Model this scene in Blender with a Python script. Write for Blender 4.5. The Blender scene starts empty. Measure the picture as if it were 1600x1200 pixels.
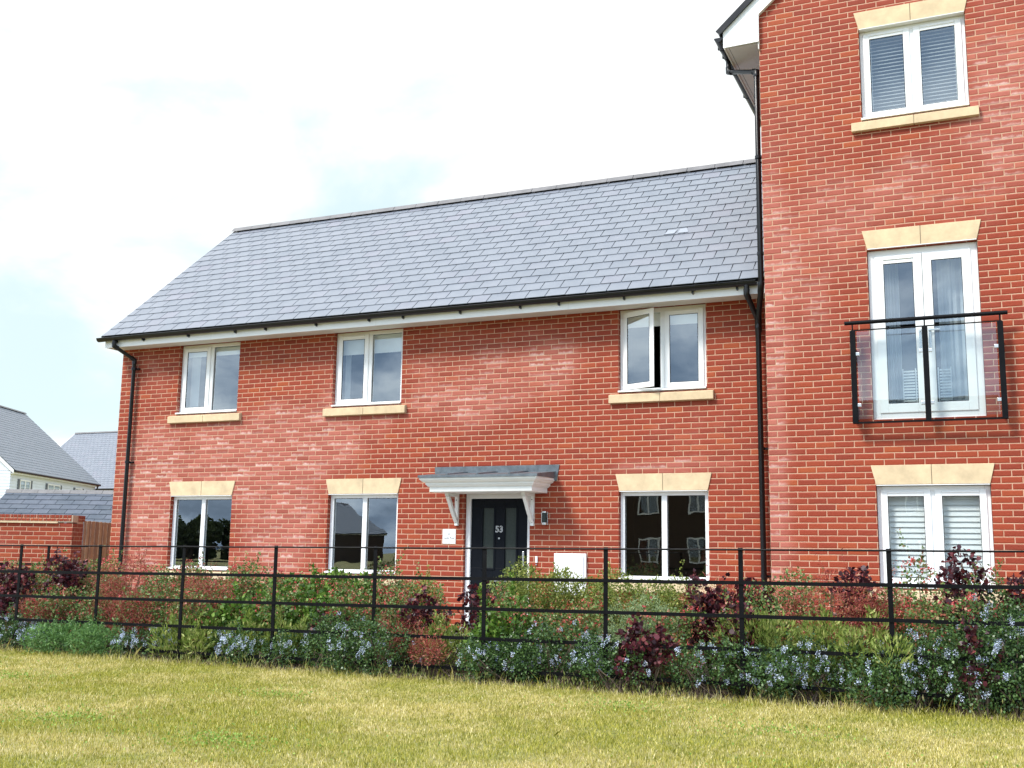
import bpy, math, random
import numpy as np
from mathutils import Vector, Matrix
R=math.radians
random.seed(7); rng=np.random.default_rng(11)
scn=bpy.context.scene; COL=scn.collection

# ---------------------------------------------------------------- camera, world, sun, exposure
cam=bpy.data.cameras.new('camera'); co=bpy.data.objects.new('camera',cam); COL.objects.link(co)
cam.sensor_width=36; cam.lens=1672.7/1600*36; cam.clip_start=.1; cam.clip_end=2000
yaw,pit,rol=-.4182,.1564,.0142
fw=Vector((math.sin(yaw)*math.cos(pit),math.cos(yaw)*math.cos(pit),math.sin(pit)))
rt=Vector((math.cos(yaw),-math.sin(yaw),0)); up=rt.cross(fw)
r2=rt*math.cos(rol)+up*math.sin(rol); u2=up*math.cos(rol)-rt*math.sin(rol)
co.matrix_world=Matrix(((r2.x,u2.x,-fw.x,7.4074),(r2.y,u2.y,-fw.y,-13.973),(r2.z,u2.z,-fw.z,1.1975),(0,0,0,1)))
scn.camera=co
scn.view_settings.view_transform='Standard'; scn.view_settings.look='None'
scn.view_settings.exposure=0.78; scn.view_settings.gamma=1; scn.view_settings.use_curve_mapping=False
SUN_DIR=Vector((-.46,-.70,.92)).normalized()
sl=bpy.data.lights.new('sun','SUN'); sl.energy=2.85; sl.angle=R(14); sl.color=(1,.95,.87)
so=bpy.data.objects.new('sun',sl); COL.objects.link(so)
so.rotation_euler=SUN_DIR.to_track_quat('Z','Y').to_euler()
W=bpy.data.worlds.new('World'); scn.world=W; W.use_nodes=True

class NT:
    def __init__(s,t): s.t=t; s.n=t.nodes; s.l=t.links
    def new(s,k,**a):
        n=s.n.new(k)
        for q,v in a.items(): setattr(n,q,v)
        return n
    def put(s,sock,v):
        if v is None: return
        if hasattr(v,'is_output') : s.l.new(v,sock)
        else: sock.default_value=v
    def m(s,op,a,b=None,c=None,clamp=False):
        n=s.new('ShaderNodeMath',operation=op,use_clamp=clamp)
        for i,v in enumerate((a,b,c)): s.put(n.inputs[i],v)
        return n.outputs[0]
    def vm(s,op,a,b=None):
        n=s.new('ShaderNodeVectorMath',operation=op)
        s.put(n.inputs[0],a); s.put(n.inputs[1],b); return n.outputs[0]
    def noise(s,vec,scale,detail=4,rough=.55,out=0,dist=0):
        n=s.new('ShaderNodeTexNoise'); s.put(n.inputs['Vector'],vec)
        n.inputs['Scale'].default_value=scale; n.inputs['Detail'].default_value=detail; n.inputs['Roughness'].default_value=rough
        n.inputs['Distortion'].default_value=dist
        return n.outputs[out]
    def rng(s,v,a,b,c=0.,d=1.,smooth=False):
        n=s.new('ShaderNodeMapRange'); s.put(n.inputs[0],v)
        if smooth: n.interpolation_type='SMOOTHSTEP'
        for i,x in zip((1,2,3,4),(a,b,c,d)): s.put(n.inputs[i],x)
        return n.outputs[0]
    def mix(s,f,a,b,blend='MIX'):
        n=s.new('ShaderNodeMix',data_type='RGBA',blend_type=blend)
        s.put(n.inputs[0],f); s.put(n.inputs[6],a if hasattr(a,'is_output') else (*a,1)); s.put(n.inputs[7],b if hasattr(b,'is_output') else (*b,1))
        return n.outputs[2]
    def ramp(s,v,stops):
        n=s.new('ShaderNodeValToRGB'); s.put(n.inputs[0],v); e=n.color_ramp.elements
        while len(e)<len(stops): e.new(.5)
        for q,(p,c) in zip(e,stops): q.position=p; q.color=(*c,1)
        return n.outputs[0]
    def sep(s,v):
        n=s.new('ShaderNodeSeparateXYZ'); s.put(n.inputs[0],v); return n.outputs
    def comb(s,x,y,z=0.):
        n=s.new('ShaderNodeCombineXYZ')
        for i,v in enumerate((x,y,z)): s.put(n.inputs[i],v)
        return n.outputs[0]

SKYO=(3.,12.)
# world: physical sky seen through broken bright cloud
t=NT(W.node_tree); W.node_tree.nodes.clear()
sky=t.new('ShaderNodeTexSky',sky_type='NISHITA',sun_disc=False)
sky.sun_elevation=math.asin(SUN_DIR.z); sky.sun_rotation=math.atan2(SUN_DIR.x,SUN_DIR.y)
bsky=t.new('ShaderNodeBackground'); t.put(bsky.inputs[0],sky.outputs[0]); bsky.inputs[1].default_value=.14
tc=t.new('ShaderNodeTexCoord'); d=t.vm('NORMALIZE',tc.outputs['Generated']); X,Y,Z=t.sep(d)
zz=t.m('ADD',t.m('MAXIMUM',Z,0.),.28)
pl=t.comb(t.m('ADD',t.m('DIVIDE',X,zz),SKYO[0]),t.m('ADD',t.m('DIVIDE',Y,zz),SKYO[1]),.3)
c1=t.noise(pl,1.9,7,.55,dist=.35); c2=t.noise(pl,.9,5,.6)
cover=t.rng(t.m('ADD',t.m('MULTIPLY',c1,.6),t.m('MULTIPLY',c2,.4)),.40,.53,0.,1.,True)
cover=t.m('ADD',t.m('MULTIPLY',cover,.10),.90)
front=t.rng(Y,-.30,.35,0.,1.,True)
tex=t.rng(c1,.34,.66,0.,1.,True)
hi=t.rng(Z,.30,.85,0.,1.,True)
lf=t.m('ADD',t.m('MULTIPLY',tex,.12),.88)                      # bright veil in front
lb=t.m('ADD',t.m('MULTIPLY',tex,1.5),.95)                      # unseen sky behind, made brighter for the window reflections
lum=t.m('ADD',t.m('MULTIPLY',front,lf),t.m('MULTIPLY',t.m('SUBTRACT',1.,front),lb))
lum=t.m('ADD',lum,t.m('MULTIPLY',hi,.55))
patch=t.rng(t.m('ADD',t.m('MULTIPLY',c1,.55),t.m('MULTIPLY',c2,.45)),.42,.57,1.,0.,True)
cfr=t.mix(t.m('MULTIPLY',patch,.62),(1.,1.,1.),(.60,.86,.92))
cbk=t.mix(tex,(.36,.56,.86),(.84,.93,1.))
cc=t.mix(front,cbk,cfr)
bcl=t.new('ShaderNodeBackground'); t.put(bcl.inputs[0],cc); t.put(bcl.inputs[1],t.m('MULTIPLY',lum,.72))
ms=t.new('ShaderNodeMixShader'); t.put(ms.inputs[0],cover); t.l.new(bsky.outputs[0],ms.inputs[1]); t.l.new(bcl.outputs[0],ms.inputs[2])
wo=t.new('ShaderNodeOutputWorld'); t.l.new(ms.outputs[0],wo.inputs[0])

# ---------------------------------------------------------------- materials
MATS={}
def mat(name,color=(.5,.5,.5),rough=.6,metal=0,spec=.5,var=0.,vscale=3.,bump=0.,bscale=40.,coat=0.):
    if name in MATS: return MATS[name]
    m=bpy.data.materials.new(name); m.use_nodes=True; t=NT(m.node_tree); p=t.n['Principled BSDF']
    p.inputs['Roughness'].default_value=rough; p.inputs['Metallic'].default_value=metal; p.inputs['Specular IOR Level'].default_value=spec
    p.inputs['Coat Weight'].default_value=coat
    tc=t.new('ShaderNodeTexCoord').outputs['Object']
    if var:
        n=t.noise(tc,vscale,6,.65)
        c=t.mix(t.rng(n,.3,.7),tuple(x*(1-var) for x in color),tuple(min(1,x*(1+var)) for x in color)); t.put(p.inputs['Base Color'],c)
        t.put(p.inputs['Roughness'],t.rng(n,.3,.7,max(.02,rough-.08),min(1,rough+.08)))
    else: p.inputs['Base Color'].default_value=(*color,1)
    if bump:
        b=t.new('ShaderNodeBump'); b.inputs['Strength'].default_value=bump; b.inputs['Distance'].default_value=.004
        t.put(b.inputs['Height'],t.noise(tc,bscale,5,.6)); t.l.new(b.outputs[0],p.inputs['Normal'])
    MATS[name]=m; return m

def brick_mat(name,seed,pale_bias,blobs=(),tint=1.0):
    m=bpy.data.materials.new(name); m.use_nodes=True; t=NT(m.node_tree); p=t.n['Principled BSDF']
    uv=t.new('ShaderNodeUVMap'); uv.uv_map='UVMap'; u0,v0,_=t.sep(uv.outputs[0])
    big=t.comb(t.m('MULTIPLY',u0,.225),t.m('MULTIPLY',v0,.075),seed)   # metres
    wob=t.sep(t.noise(t.comb(t.m('MULTIPLY',u0,.225),t.m('MULTIPLY',v0,.075),seed+3),5.,3,.6,out=1))
    wf=t.sep(t.noise(t.comb(t.m('MULTIPLY',u0,.225),t.m('MULTIPLY',v0,.075),seed+5),45.,2,.6,out=1))
    u=t.m('ADD',u0,t.m('ADD',t.m('MULTIPLY',t.m('SUBTRACT',wob[0],.5),.035),t.m('MULTIPLY',t.m('SUBTRACT',wf[0],.5),.022)))
    v=t.m('ADD',v0,t.m('ADD',t.m('MULTIPLY',t.m('SUBTRACT',wob[1],.5),.10),t.m('MULTIPLY',t.m('SUBTRACT',wf[1],.5),.07)))
    row=t.m('FLOOR',v); odd=t.m('MULTIPLY',t.m('FRACT',t.m('MULTIPLY',row,.5)),2.)
    rj=t.new('ShaderNodeTexWhiteNoise',noise_dimensions='1D'); t.put(rj.inputs['W'],t.m('ADD',row,seed*3.1))
    uu=t.m('ADD',t.m('ADD',u,t.m('MULTIPLY',t.m('SUBTRACT',1.,odd),.5)),t.m('MULTIPLY',t.m('SUBTRACT',rj.outputs[0],.5),.05))
    col=t.m('FLOOR',uu); fu=t.m('FRACT',uu); fv=t.m('FRACT',v)
    du=t.m('MULTIPLY',t.m('MINIMUM',fu,t.m('SUBTRACT',1.,fu)),.225); dv=t.m('MULTIPLY',t.m('MINIMUM',fv,t.m('SUBTRACT',1.,fv)),.075)
    dm=t.m('MINIMUM',du,dv); mask=t.rng(dm,.0038,.0058,0.,1.,True); edge=t.rng(dm,.005,.016,0.,1.)
    wn=t.new('ShaderNodeTexWhiteNoise',noise_dimensions='2D'); t.put(wn.inputs['Vector'],t.comb(col,row)); r1=wn.outputs[0]; rc=t.sep(wn.outputs[1])
    a=tint*.86
    bc=t.ramp(r1,[(0,(.222*a,.0275*a,.0125*a)),(.2,(.262*a,.032*a,.0135*a)),(.65,(.288*a,.037*a,.0145*a)),(.9,(.315*a,.047*a,.016*a)),(1,(.37*a,.072*a,.021*a))])
    fine=t.noise(big,60,6,.7); med=t.noise(big,14,4,.6)
    bc=t.mix(t.rng(fine,.3,.7),t.mix(.22,bc,(.17,.028,.010)),t.mix(.08,bc,(.8,.26,.13)))
    # pale pinkish tint: large soft patches, brick by brick, heaviest along the lower arris
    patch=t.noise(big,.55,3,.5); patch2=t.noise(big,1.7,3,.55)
    pm=t.m('ADD',t.m('ADD',t.m('MULTIPLY',patch,.7),t.m('MULTIPLY',patch2,.3)),pale_bias)
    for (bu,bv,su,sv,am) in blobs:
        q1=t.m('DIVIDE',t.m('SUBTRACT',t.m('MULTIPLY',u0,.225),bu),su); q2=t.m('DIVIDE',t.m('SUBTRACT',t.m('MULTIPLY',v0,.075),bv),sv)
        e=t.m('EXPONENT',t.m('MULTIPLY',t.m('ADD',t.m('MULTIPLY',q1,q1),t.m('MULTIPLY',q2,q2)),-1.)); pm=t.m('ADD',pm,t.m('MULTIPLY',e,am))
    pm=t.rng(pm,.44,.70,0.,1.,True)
    per=t.rng(rc[0],0.,1.,.45,1.)
    low=t.rng(t.m('ADD',fv,t.m('MULTIPLY',t.m('SUBTRACT',med,.5),1.3)),.62,.02,.0,1.,True)
    pale_wash=t.m('MULTIPLY',t.m('MULTIPLY',pm,per),.60)
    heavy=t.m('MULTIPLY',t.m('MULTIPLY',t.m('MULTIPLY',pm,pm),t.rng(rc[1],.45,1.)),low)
    bc=t.mix(pale_wash,bc,(.45,.160,.125)); bc=t.mix(t.m('MULTIPLY',heavy,.70),bc,(.78,.60,.53))
    q_=1. if a>.7 else .12
    mc=t.mix(t.rng(t.noise(big,9,5,.7),.3,.7),(.41*q_,.23*q_,.14*q_),(.54*q_,.345*q_,.235*q_))
    fc=t.mix(mask,mc,bc); t.put(p.inputs['Base Color'],fc)
    t.put(p.inputs['Roughness'],t.rng(fine,.3,.7,.55,.8)); p.inputs['Specular IOR Level'].default_value=.25
    h=t.m('ADD',t.m('MULTIPLY',edge,1.),t.m('ADD',t.m('MULTIPLY',med,.9),t.m('MULTIPLY',fine,.35)))
    b=t.new('ShaderNodeBump'); b.inputs['Strength'].default_value=.75; b.inputs['Distance'].default_value=.005
    t.put(b.inputs['Height'],h); t.l.new(b.outputs[0],p.inputs['Normal'])
    return m
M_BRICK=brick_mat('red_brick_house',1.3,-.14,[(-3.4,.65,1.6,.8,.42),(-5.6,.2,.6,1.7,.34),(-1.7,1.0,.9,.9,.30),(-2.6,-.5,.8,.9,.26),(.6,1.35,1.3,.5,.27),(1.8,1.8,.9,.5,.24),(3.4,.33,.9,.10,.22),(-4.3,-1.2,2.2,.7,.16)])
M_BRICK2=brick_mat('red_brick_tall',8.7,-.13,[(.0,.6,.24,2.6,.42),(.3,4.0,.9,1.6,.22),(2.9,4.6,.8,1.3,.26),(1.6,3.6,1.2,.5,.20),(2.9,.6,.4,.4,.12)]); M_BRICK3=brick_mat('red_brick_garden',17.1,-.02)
M_BRICK4=brick_mat('brown_brick',5.1,-.3,(),.28)

def island_mat(name,stops,rough=.5,trans=0.,nz=0.,nscale=1.,alt=None,spec=.4,bump=0.,zfade=None):
    m=bpy.data.materials.new(name); m.use_nodes=True; t=NT(m.node_tree); p=t.n['Principled BSDF']
    g=t.new('ShaderNodeNewGeometry'); c=t.ramp(g.outputs['Random Per Island'],stops)
    tc=t.new('ShaderNodeTexCoord').outputs['Object']
    if alt is not None:
        n=t.noise(g.outputs['Position'],nscale,5,.6); n2=t.noise(g.outputs['Position'],nscale*4.3,4,.6)
        f=t.rng(t.m('ADD',t.m('ADD',t.m('MULTIPLY',n,.65),t.m('MULTIPLY',n2,.35)),t.m('MULTIPLY',t.m('SUBTRACT',g.outputs['Random Per Island'],.5),.16)),.43,.57)
        c=t.mix(f,c,t.ramp(t.m('FRACT',t.m('MULTIPLY',g.outputs['Random Per Island'],7.31)),alt))
    if nz: c=t.mix(t.m('MULTIPLY',t.rng(t.noise(tc,nscale*6,6,.7),.3,.7),nz),c,(.5,.5,.52))
    t.put(p.inputs['Base Color'],c); p.inputs['Roughness'].default_value=rough; p.inputs['Specular IOR Level'].default_value=spec
    if bump:
        b=t.new('ShaderNodeBump'); b.inputs['Strength'].default_value=bump; b.inputs['Distance'].default_value=.003
        t.put(b.inputs['Height'],t.noise(tc,25,6,.65)); t.l.new(b.outputs[0],p.inputs['Normal'])
    if trans:
        tr=t.new('ShaderNodeBsdfTranslucent'); t.put(tr.inputs[0],c); mx=t.new('ShaderNodeMixShader'); mx.inputs[0].default_value=trans
        o=t.n['Material Output']; t.l.new(p.outputs[0],mx.inputs[1]); t.l.new(tr.outputs[0],mx.inputs[2]); t.l.new(mx.outputs[0],o.inputs[0])
    return m
def sl3(a,b,c): return [(0,a),(.5,b),(1,c)]
M_SLATE=island_mat('roof_slate',[(0,(.126,.142,.172)),(.4,(.134,.149,.179)),(.85,(.141,.155,.186)),(1,(.150,.153,.187))],rough=.40,nz=.12,nscale=.5,spec=.6,bump=.3)
M_SLATE2=island_mat('garage_slate',sl3((.060,.074,.095),(.072,.086,.11),(.088,.10,.128)),rough=.75,nz=.10,nscale=.6,spec=.2,bump=.3)
def glass_mat(name,tint,f0,gl=(1,1,1),wav=.06):
    m=bpy.data.materials.new(name); m.use_nodes=True; t=NT(m.node_tree); t.n.remove(t.n['Principled BSDF'])
    lw_=t.new('ShaderNodeLayerWeight'); lw_.inputs[0].default_value=.5
    f5=t.m('POWER',lw_.outputs['Facing'],4.5); fr=t.m('ADD',t.m('MULTIPLY',f5,1-f0),f0)
    g=t.new('ShaderNodeBsdfGlossy'); g.inputs['Roughness'].default_value=.0; g.inputs['Color'].default_value=(*gl,1)
    b=t.new('ShaderNodeBump'); b.inputs['Strength'].default_value=wav; b.inputs['Distance'].default_value=.01
    t.put(b.inputs['Height'],t.noise(t.new('ShaderNodeTexCoord').outputs['Object'],2.2,2,.5)); t.l.new(b.outputs[0],g.inputs['Normal'])
    tr=t.new('ShaderNodeBsdfTransparent'); tr.inputs[0].default_value=(*tint,1)
    mx=t.new('ShaderNodeMixShader'); t.put(mx.inputs[0],fr); t.l.new(tr.outputs[0],mx.inputs[1]); t.l.new(g.outputs[0],mx.inputs[2])
    t.l.new(mx.outputs[0],t.n['Material Output'].inputs[0]); return m
M_GLASS=glass_mat('window_glass',(.90,.94,.94),.19,(.90,.96,1.)); M_GLASSB=glass_mat('balcony_glass',(.85,.90,.90),.11,wav=.0)
M_WHITE=mat('white_upvc',(.80,.80,.79),.35,var=.03,vscale=4); M_WOODW=mat('cream_painted_trim',(.76,.76,.72),.45,var=.05,vscale=5,bump=.1,bscale=60)
M_STONE=mat('cast_stone',(.58,.445,.275),.85,var=.18,vscale=5,bump=.35,bscale=70); M_BLACK=mat('black_plastic',(.006,.006,.007),.33,spec=.35,var=.2)
M_STEEL=mat('black_painted_steel',(.0035,.0035,.0045),.5,spec=.12,var=.3,vscale=9,bump=.15); M_LEAD=mat('lead_grey',(.115,.135,.15),.42,metal=.25,var=.35,vscale=8,bump=.4,bscale=12)
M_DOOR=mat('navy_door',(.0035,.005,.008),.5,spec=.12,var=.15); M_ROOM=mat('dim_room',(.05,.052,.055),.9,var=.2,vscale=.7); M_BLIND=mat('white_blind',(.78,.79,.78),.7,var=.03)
M_JOINT=mat('stone_joint',(.22,.17,.11),.9); M_DARK=mat('shadow_gap',(.01,.01,.01),.9); M_CHROME=mat('brushed_metal',(.62,.62,.60),.28,metal=.9,var=.1); M_RIDGE=mat('ridge_tile',(.15,.14,.14),.6,var=.3,vscale=4,bump=.4,bscale=30)
M_TIMBER=mat('larch_board',(.34,.21,.13),.75,var=.35,vscale=7,bump=.4,bscale=30); M_OBS=mat('obscure_glass',(.035,.043,.038),.35,spec=.15,var=.15,vscale=30); M_CURT=mat('pale_curtain',(.42,.45,.47),.8,var=.05)
M_CLAD=mat('white_cladding',(.66,.70,.77),.6,var=.06); M_UNDER=mat('roof_felt',(.012,.012,.014),.95); M_SOFF=mat('soffit_board',(.62,.60,.55),.55,var=.06)
M_SOIL=mat('bark_soil',(.055,.038,.025),.95,var=.5,vscale=22,bump=1.,bscale=50); M_PAVE=mat('paving',(.33,.31,.28),.85,var=.2,vscale=6,bump=.4,bscale=40)

# ---------------------------------------------------------------- mesh helpers
class MB:
    def __init__(s): s.v=[]; s.f=[]
    def add(s,vs,fs):
        o=len(s.v); s.v+= [tuple(x) for x in vs]; s.f+=[tuple(i+o for i in f) for f in fs]; return s
    def quad(s,*p): return s.add(p,[tuple(range(len(p)))])
    def box(s,x0,x1,y0,y1,z0,z1,rot=None,at=None):
        vs=[Vector((x,y,z)) for x in (x0,x1) for y in (y0,y1) for z in (z0,z1)]
        if rot is not None: vs=[rot@v for v in vs]
        if at is not None: vs=[v+Vector(at) for v in vs]
        return s.add(vs,[(0,1,3,2),(4,6,7,5),(0,4,5,1),(2,3,7,6),(0,2,6,4),(1,5,7,3)])
    def prism(s,poly,n,depth):
        # poly: list of points (outward side first); extruded by vector n*depth
        k=len(poly); n=Vector(n)*depth; a=[Vector(p) for p in poly]; b=[p+n for p in a]
        return s.add(a+b,[tuple(range(k)),tuple(range(2*k-1,k-1,-1))]+[(i,i+k,(i+1)%k+k,(i+1)%k) for i in range(k)])
    def tube(s,pts,r,seg=12,cap=True,sq=None):
        pts=[Vector(p) for p in pts]; rings=[]; n=len(pts); prev=None
        for i,p in enumerate(pts):
            a=(p-pts[i-1]).normalized() if i else None; b=(pts[i+1]-p).normalized() if i<n-1 else None
            tdir=(a+b).normalized() if a and b else (a or b)
            k=1.0 if not (a and b) else 1/max(.5,math.cos(a.angle(b)/2)) 
            if prev is None: ref=Vector((0,0,1)) if abs(tdir.z)<.9 else Vector((0,1,0)); e=tdir.cross(ref).normalized()
            else: e=(prev-tdir*prev.dot(tdir)).normalized()
            prev=e; f=tdir.cross(e); rings.append([p+(e*math.cos(q)+f*math.sin(q))*r for q in [2*math.pi*j/seg for j in range(seg)]])
        vs=[v for g in rings for v in g]; fs=[(i*seg+j,i*seg+(j+1)%seg,(i+1)*seg+(j+1)%seg,(i+1)*seg+j) for i in range(n-1) for j in range(seg)]
        if cap: fs+=[tuple(range(seg-1,-1,-1)),tuple((n-1)*seg+j for j in range(seg))]
        return s.add(vs,fs)
    def obj(s,name,m,parent=None,loc=None,uv=None,smooth=False,bevel=0.):
        me=bpy.data.meshes.new(name); me.from_pydata(s.v,[],s.f); me.materials.append(m)
        if uv:
            (ou,ov)=uv; me.update(); L=me.uv_layers.new(name='UVMap').data; V=me.vertices
            for p in me.polygons:
                n=p.normal; ax=abs(n.x),abs(n.y),abs(n.z)
                for li in p.loop_indices:
                    c=V[me.loops[li].vertex_index].co
                    if ax[2]>max(ax[0],ax[1]): q=(c.x,c.y)
                    elif ax[0]>ax[1]: q=(c.y+ou,c.z)
                    else: q=(c.x,c.z)
                    L[li].uv=((q[0]-ou)/.225,(q[1]-ov)/.075)
        if smooth:
            for p in me.polygons: p.use_smooth=True
        o=bpy.data.objects.new(name,me); COL.objects.link(o)
        if smooth:
            md=o.modifiers.new('es','EDGE_SPLIT'); md.split_angle=R(40)
        if bevel:
            md=o.modifiers.new('bv','BEVEL'); md.width=bevel; md.segments=2; md.limit_method='ANGLE'; md.angle_limit=R(40)
        if parent is not None:
            o.parent=parent; o.matrix_parent_inverse=Matrix.Identity(4)
        if loc: o.location=loc
        return o
def np_obj(name,verts,k,m,parent=None):
    verts=np.asarray(verts,np.float32).reshape(-1,3); n=len(verts); nf=n//k
    me=bpy.data.meshes.new(name); me.vertices.add(n); me.vertices.foreach_set('co',verts.ravel())
    me.loops.add(n); me.loops.foreach_set('vertex_index',np.arange(n,dtype=np.int32))
    me.polygons.add(nf); me.polygons.foreach_set('loop_start',np.arange(0,n,k,dtype=np.int32)); me.polygons.foreach_set('loop_total',np.full(nf,k,np.int32))
    me.update(calc_edges=True); me.materials.append(m)
    o=bpy.data.objects.new(name,me); COL.objects.link(o)
    if parent is not None: o.parent=parent
    return o
def thing(name,label,cat,loc=(0,0,0),rz=0,group=None):
    o=bpy.data.objects.new(name,None); COL.objects.link(o); o.location=loc; o.rotation_euler=(0,0,rz); o.empty_display_size=.2
    return tag(o,label,cat,group)
def tag(o,label,cat,group=None):
    o['label']=label; o['category']=cat
    if group: o['group']=group
    return o
def kind(o,k): o['kind']=k; return o

def text_mesh(name,txt,size,m,parent,loc,depth=.002,fill=True,bev=0.):
    cu=bpy.data.curves.new(name,'FONT'); cu.body=txt; cu.size=size; cu.align_x='CENTER'; cu.align_y='CENTER'; cu.extrude=depth
    if not fill: cu.fill_mode='NONE'; cu.bevel_depth=bev; cu.extrude=0
    o=bpy.data.objects.new(name,cu); COL.objects.link(o); bpy.context.view_layer.update()
    me=bpy.data.meshes.new_from_object(o.evaluated_get(bpy.context.evaluated_depsgraph_get())); bpy.data.objects.remove(o)
    me.materials.clear(); me.materials.append(m); r=bpy.data.objects.new(name,me); COL.objects.link(r); r.parent=parent
    r.rotation_euler=(R(90),0,0); r.location=loc; return r

def slates(mb,origin,ud,vd,w,h,sw,gauge,thick=.0085,seed=0,skip=()):
    """overlapping slates covering a slope: ud along the eave, vd up the slope"""
    rg=random.Random(seed); o=Vector(origin); u=Vector(ud).normalized(); v=Vector(vd).normalized(); n=u.cross(v)
    if n.z<0: n=-n
    rows=int(round(h/gauge)); g=.0062 if sw<.31 else .007
    for r in range(rows):
        a=r*gauge; b=min(h,a+gauge*1.55); x=-sw/2 if r%2 else 0.
        i=0
        while x<w-.001:
            x0=max(0,x)+g; x1=min(w,x+sw)-g
            if x1-x0>.03 and (r,i) not in skip:
                dz=rg.uniform(-.0008,.0014); da=rg.uniform(-.002,.002); db=rg.uniform(-.002,.002)
                lift0=thick*1.9+.003+dz; lift1=thick*.6
                p=[o+u*x0+v*(a+da)+n*lift0,o+u*x1+v*(a+db)+n*lift0,o+u*x1+v*b+n*lift1,o+u*x0+v*b+n*lift1]
                mb.prism(p,-n,thick)
            x+=sw; i+=1

def wall_grid(mb,x0,x1,z0,z1,Y,ops,reveal):
    xs=sorted({x0,x1,*[o[0] for o in ops],*[o[1] for o in ops]}); zs=sorted({z0,z1,*[o[2] for o in ops],*[o[3] for o in ops]})
    for i in range(len(xs)-1):
        for j in range(len(zs)-1):
            cx=(xs[i]+xs[i+1])/2; cz=(zs[j]+zs[j+1])/2
            if any(o[0]<cx<o[1] and o[2]<cz<o[3] for o in ops): continue
            mb.quad((xs[i],Y,zs[j]),(xs[i+1],Y,zs[j]),(xs[i+1],Y,zs[j+1]),(xs[i],Y,zs[j+1]))
    for a,b,c,d in ops:
        e=Y+reveal
        mb.quad((a,Y,c),(a,Y,d),(a,e,d),(a,e,c)); mb.quad((b,Y,c),(b,e,c),(b,e,d),(b,Y,d))
        mb.quad((a,Y,d),(b,Y,d),(b,e,d),(a,e,d)); mb.quad((a,Y,c),(a,e,c),(b,e,c),(b,Y,c))

def frame_ring(mb,x0,x1,z0,z1,y0,y1,t,tb=None):
    tb=tb or t
    mb.box(x0,x0+t,y0,y1,z0,z1); mb.box(x1-t,x1,y0,y1,z0,z1); mb.box(x0+t,x1-t,y0,y1,z1-t,z1); mb.box(x0+t,x1-t,y0,y1,z0,z0+tb)

def blind_slats(x0,x1,z0,z1,y,pitch,tilt,wd=.045):
    b=MB(); z=z0+.01; ca,sa=math.cos(R(tilt)),math.sin(R(tilt))
    while z<z1-.03:
        p=[(x0,y-wd/2*ca,z-wd/2*sa),(x1,y-wd/2*ca,z-wd/2*sa),(x1,y+wd/2*ca,z+wd/2*sa),(x0,y+wd/2*ca,z+wd/2*sa)]
        b.prism(p,(0,-sa,ca),.0018); z+=pitch
    b.box(x0,x1,y-.02,y+.02,z1-.03,z1)
    for cx in (x0+.10,x1-.10): b.box(cx-.0025,cx+.0025,y-.006-wd/2,y-.003-wd/2,z0,z1)
    return b

def window(parent,x0,x1,z0,z1,Yw,kinds,label=None,cill=True,setback=.075):
    """frame mesh with panes, sashes and cill as its own parts. kinds: 'fixed','sash','open'"""
    g=.004; y0=Yw+setback; y1=y0+.07; t=.058; mt=.075
    f=MB(); frame_ring(f,x0+g,x1-g,z0+g,z1-g,y0,y1,t,.06); xm=(x0+x1)/2
    f.box(xm-mt/2,xm+mt/2,y0,y1,z0+g+.06,z1-g-t)
    w=f.obj('window',M_WHITE,parent,bevel=.004)
    if label: w['label']=label
    for k,(a,b) in zip(kinds,((x0+g+t,xm-mt/2),(xm+mt/2,x1-g-t))):
        c,d=z0+g+.06,z1-g-t
        if k=='fixed':
            MB().quad((a-.006,y0+.030,c-.006),(b+.006,y0+.030,c-.006),(b+.006,y0+.030,d+.006),(a-.006,y0+.030,d+.006)).obj('pane',M_GLASS,w)
            gk=MB(); frame_ring(gk,a,b,c,d,y0+.022,y0+.029,.006); gk.obj('gasket',M_DARK,w)
        else:
            st=.060; e=.014
            s=MB(); frame_ring(s,a-e,b+e,c-e,d+e,y0-.016,y0-.002,st+e)
            v=MB(); v.box(a+.06,b-.06,y0-.026,y0-.016,d-.022,d-.006)
            p=MB().quad((a+st-.01,y0-.008,c+st-.01),(b-st+.01,y0-.008,c+st-.01),(b-st+.01,y0-.008,d-st+.01),(a+st-.01,y0-.008,d-st+.01))
            gk=MB(); frame_ring(gk,a+st,b-st,c+st,d-st,y0-.0135,y0-.0105,.006)
            so_=s.obj('sash',M_WHITE,w,bevel=.004); po=p.obj('pane',M_GLASS,w); go=gk.obj('gasket',M_DARK,w)
            if k!='open': vo=v.obj('trickle_vent',M_WHITE,w,bevel=.003)
            if k=='open':
                hx,hy=a-e,y0-.016; M=Matrix.Translation((hx,hy,0))@Matrix.Rotation(R(-23),4,'Z')@Matrix.Translation((-hx,-hy,0))
                for o in (so_,po,go): o.matrix_local=M
                # handle side lock strip
                MB().box(b-.004,b+.002,y0+.01,y0+.05,c+.25,d-.25).obj('lock_strip',M_CHROME,w)
    if cill:
        c=MB().prism([(x0+g-.004,Yw-.028,z0+.012),(x0+g-.004,Yw-.028,z0+.034),(x0+g-.004,y0-.018,z0+.042),(x0+g-.004,y0-.018,z0+.012)],(1,0,0),x1-x0-g)
        c.obj('cill',M_WHITE,w)
    return w

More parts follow.
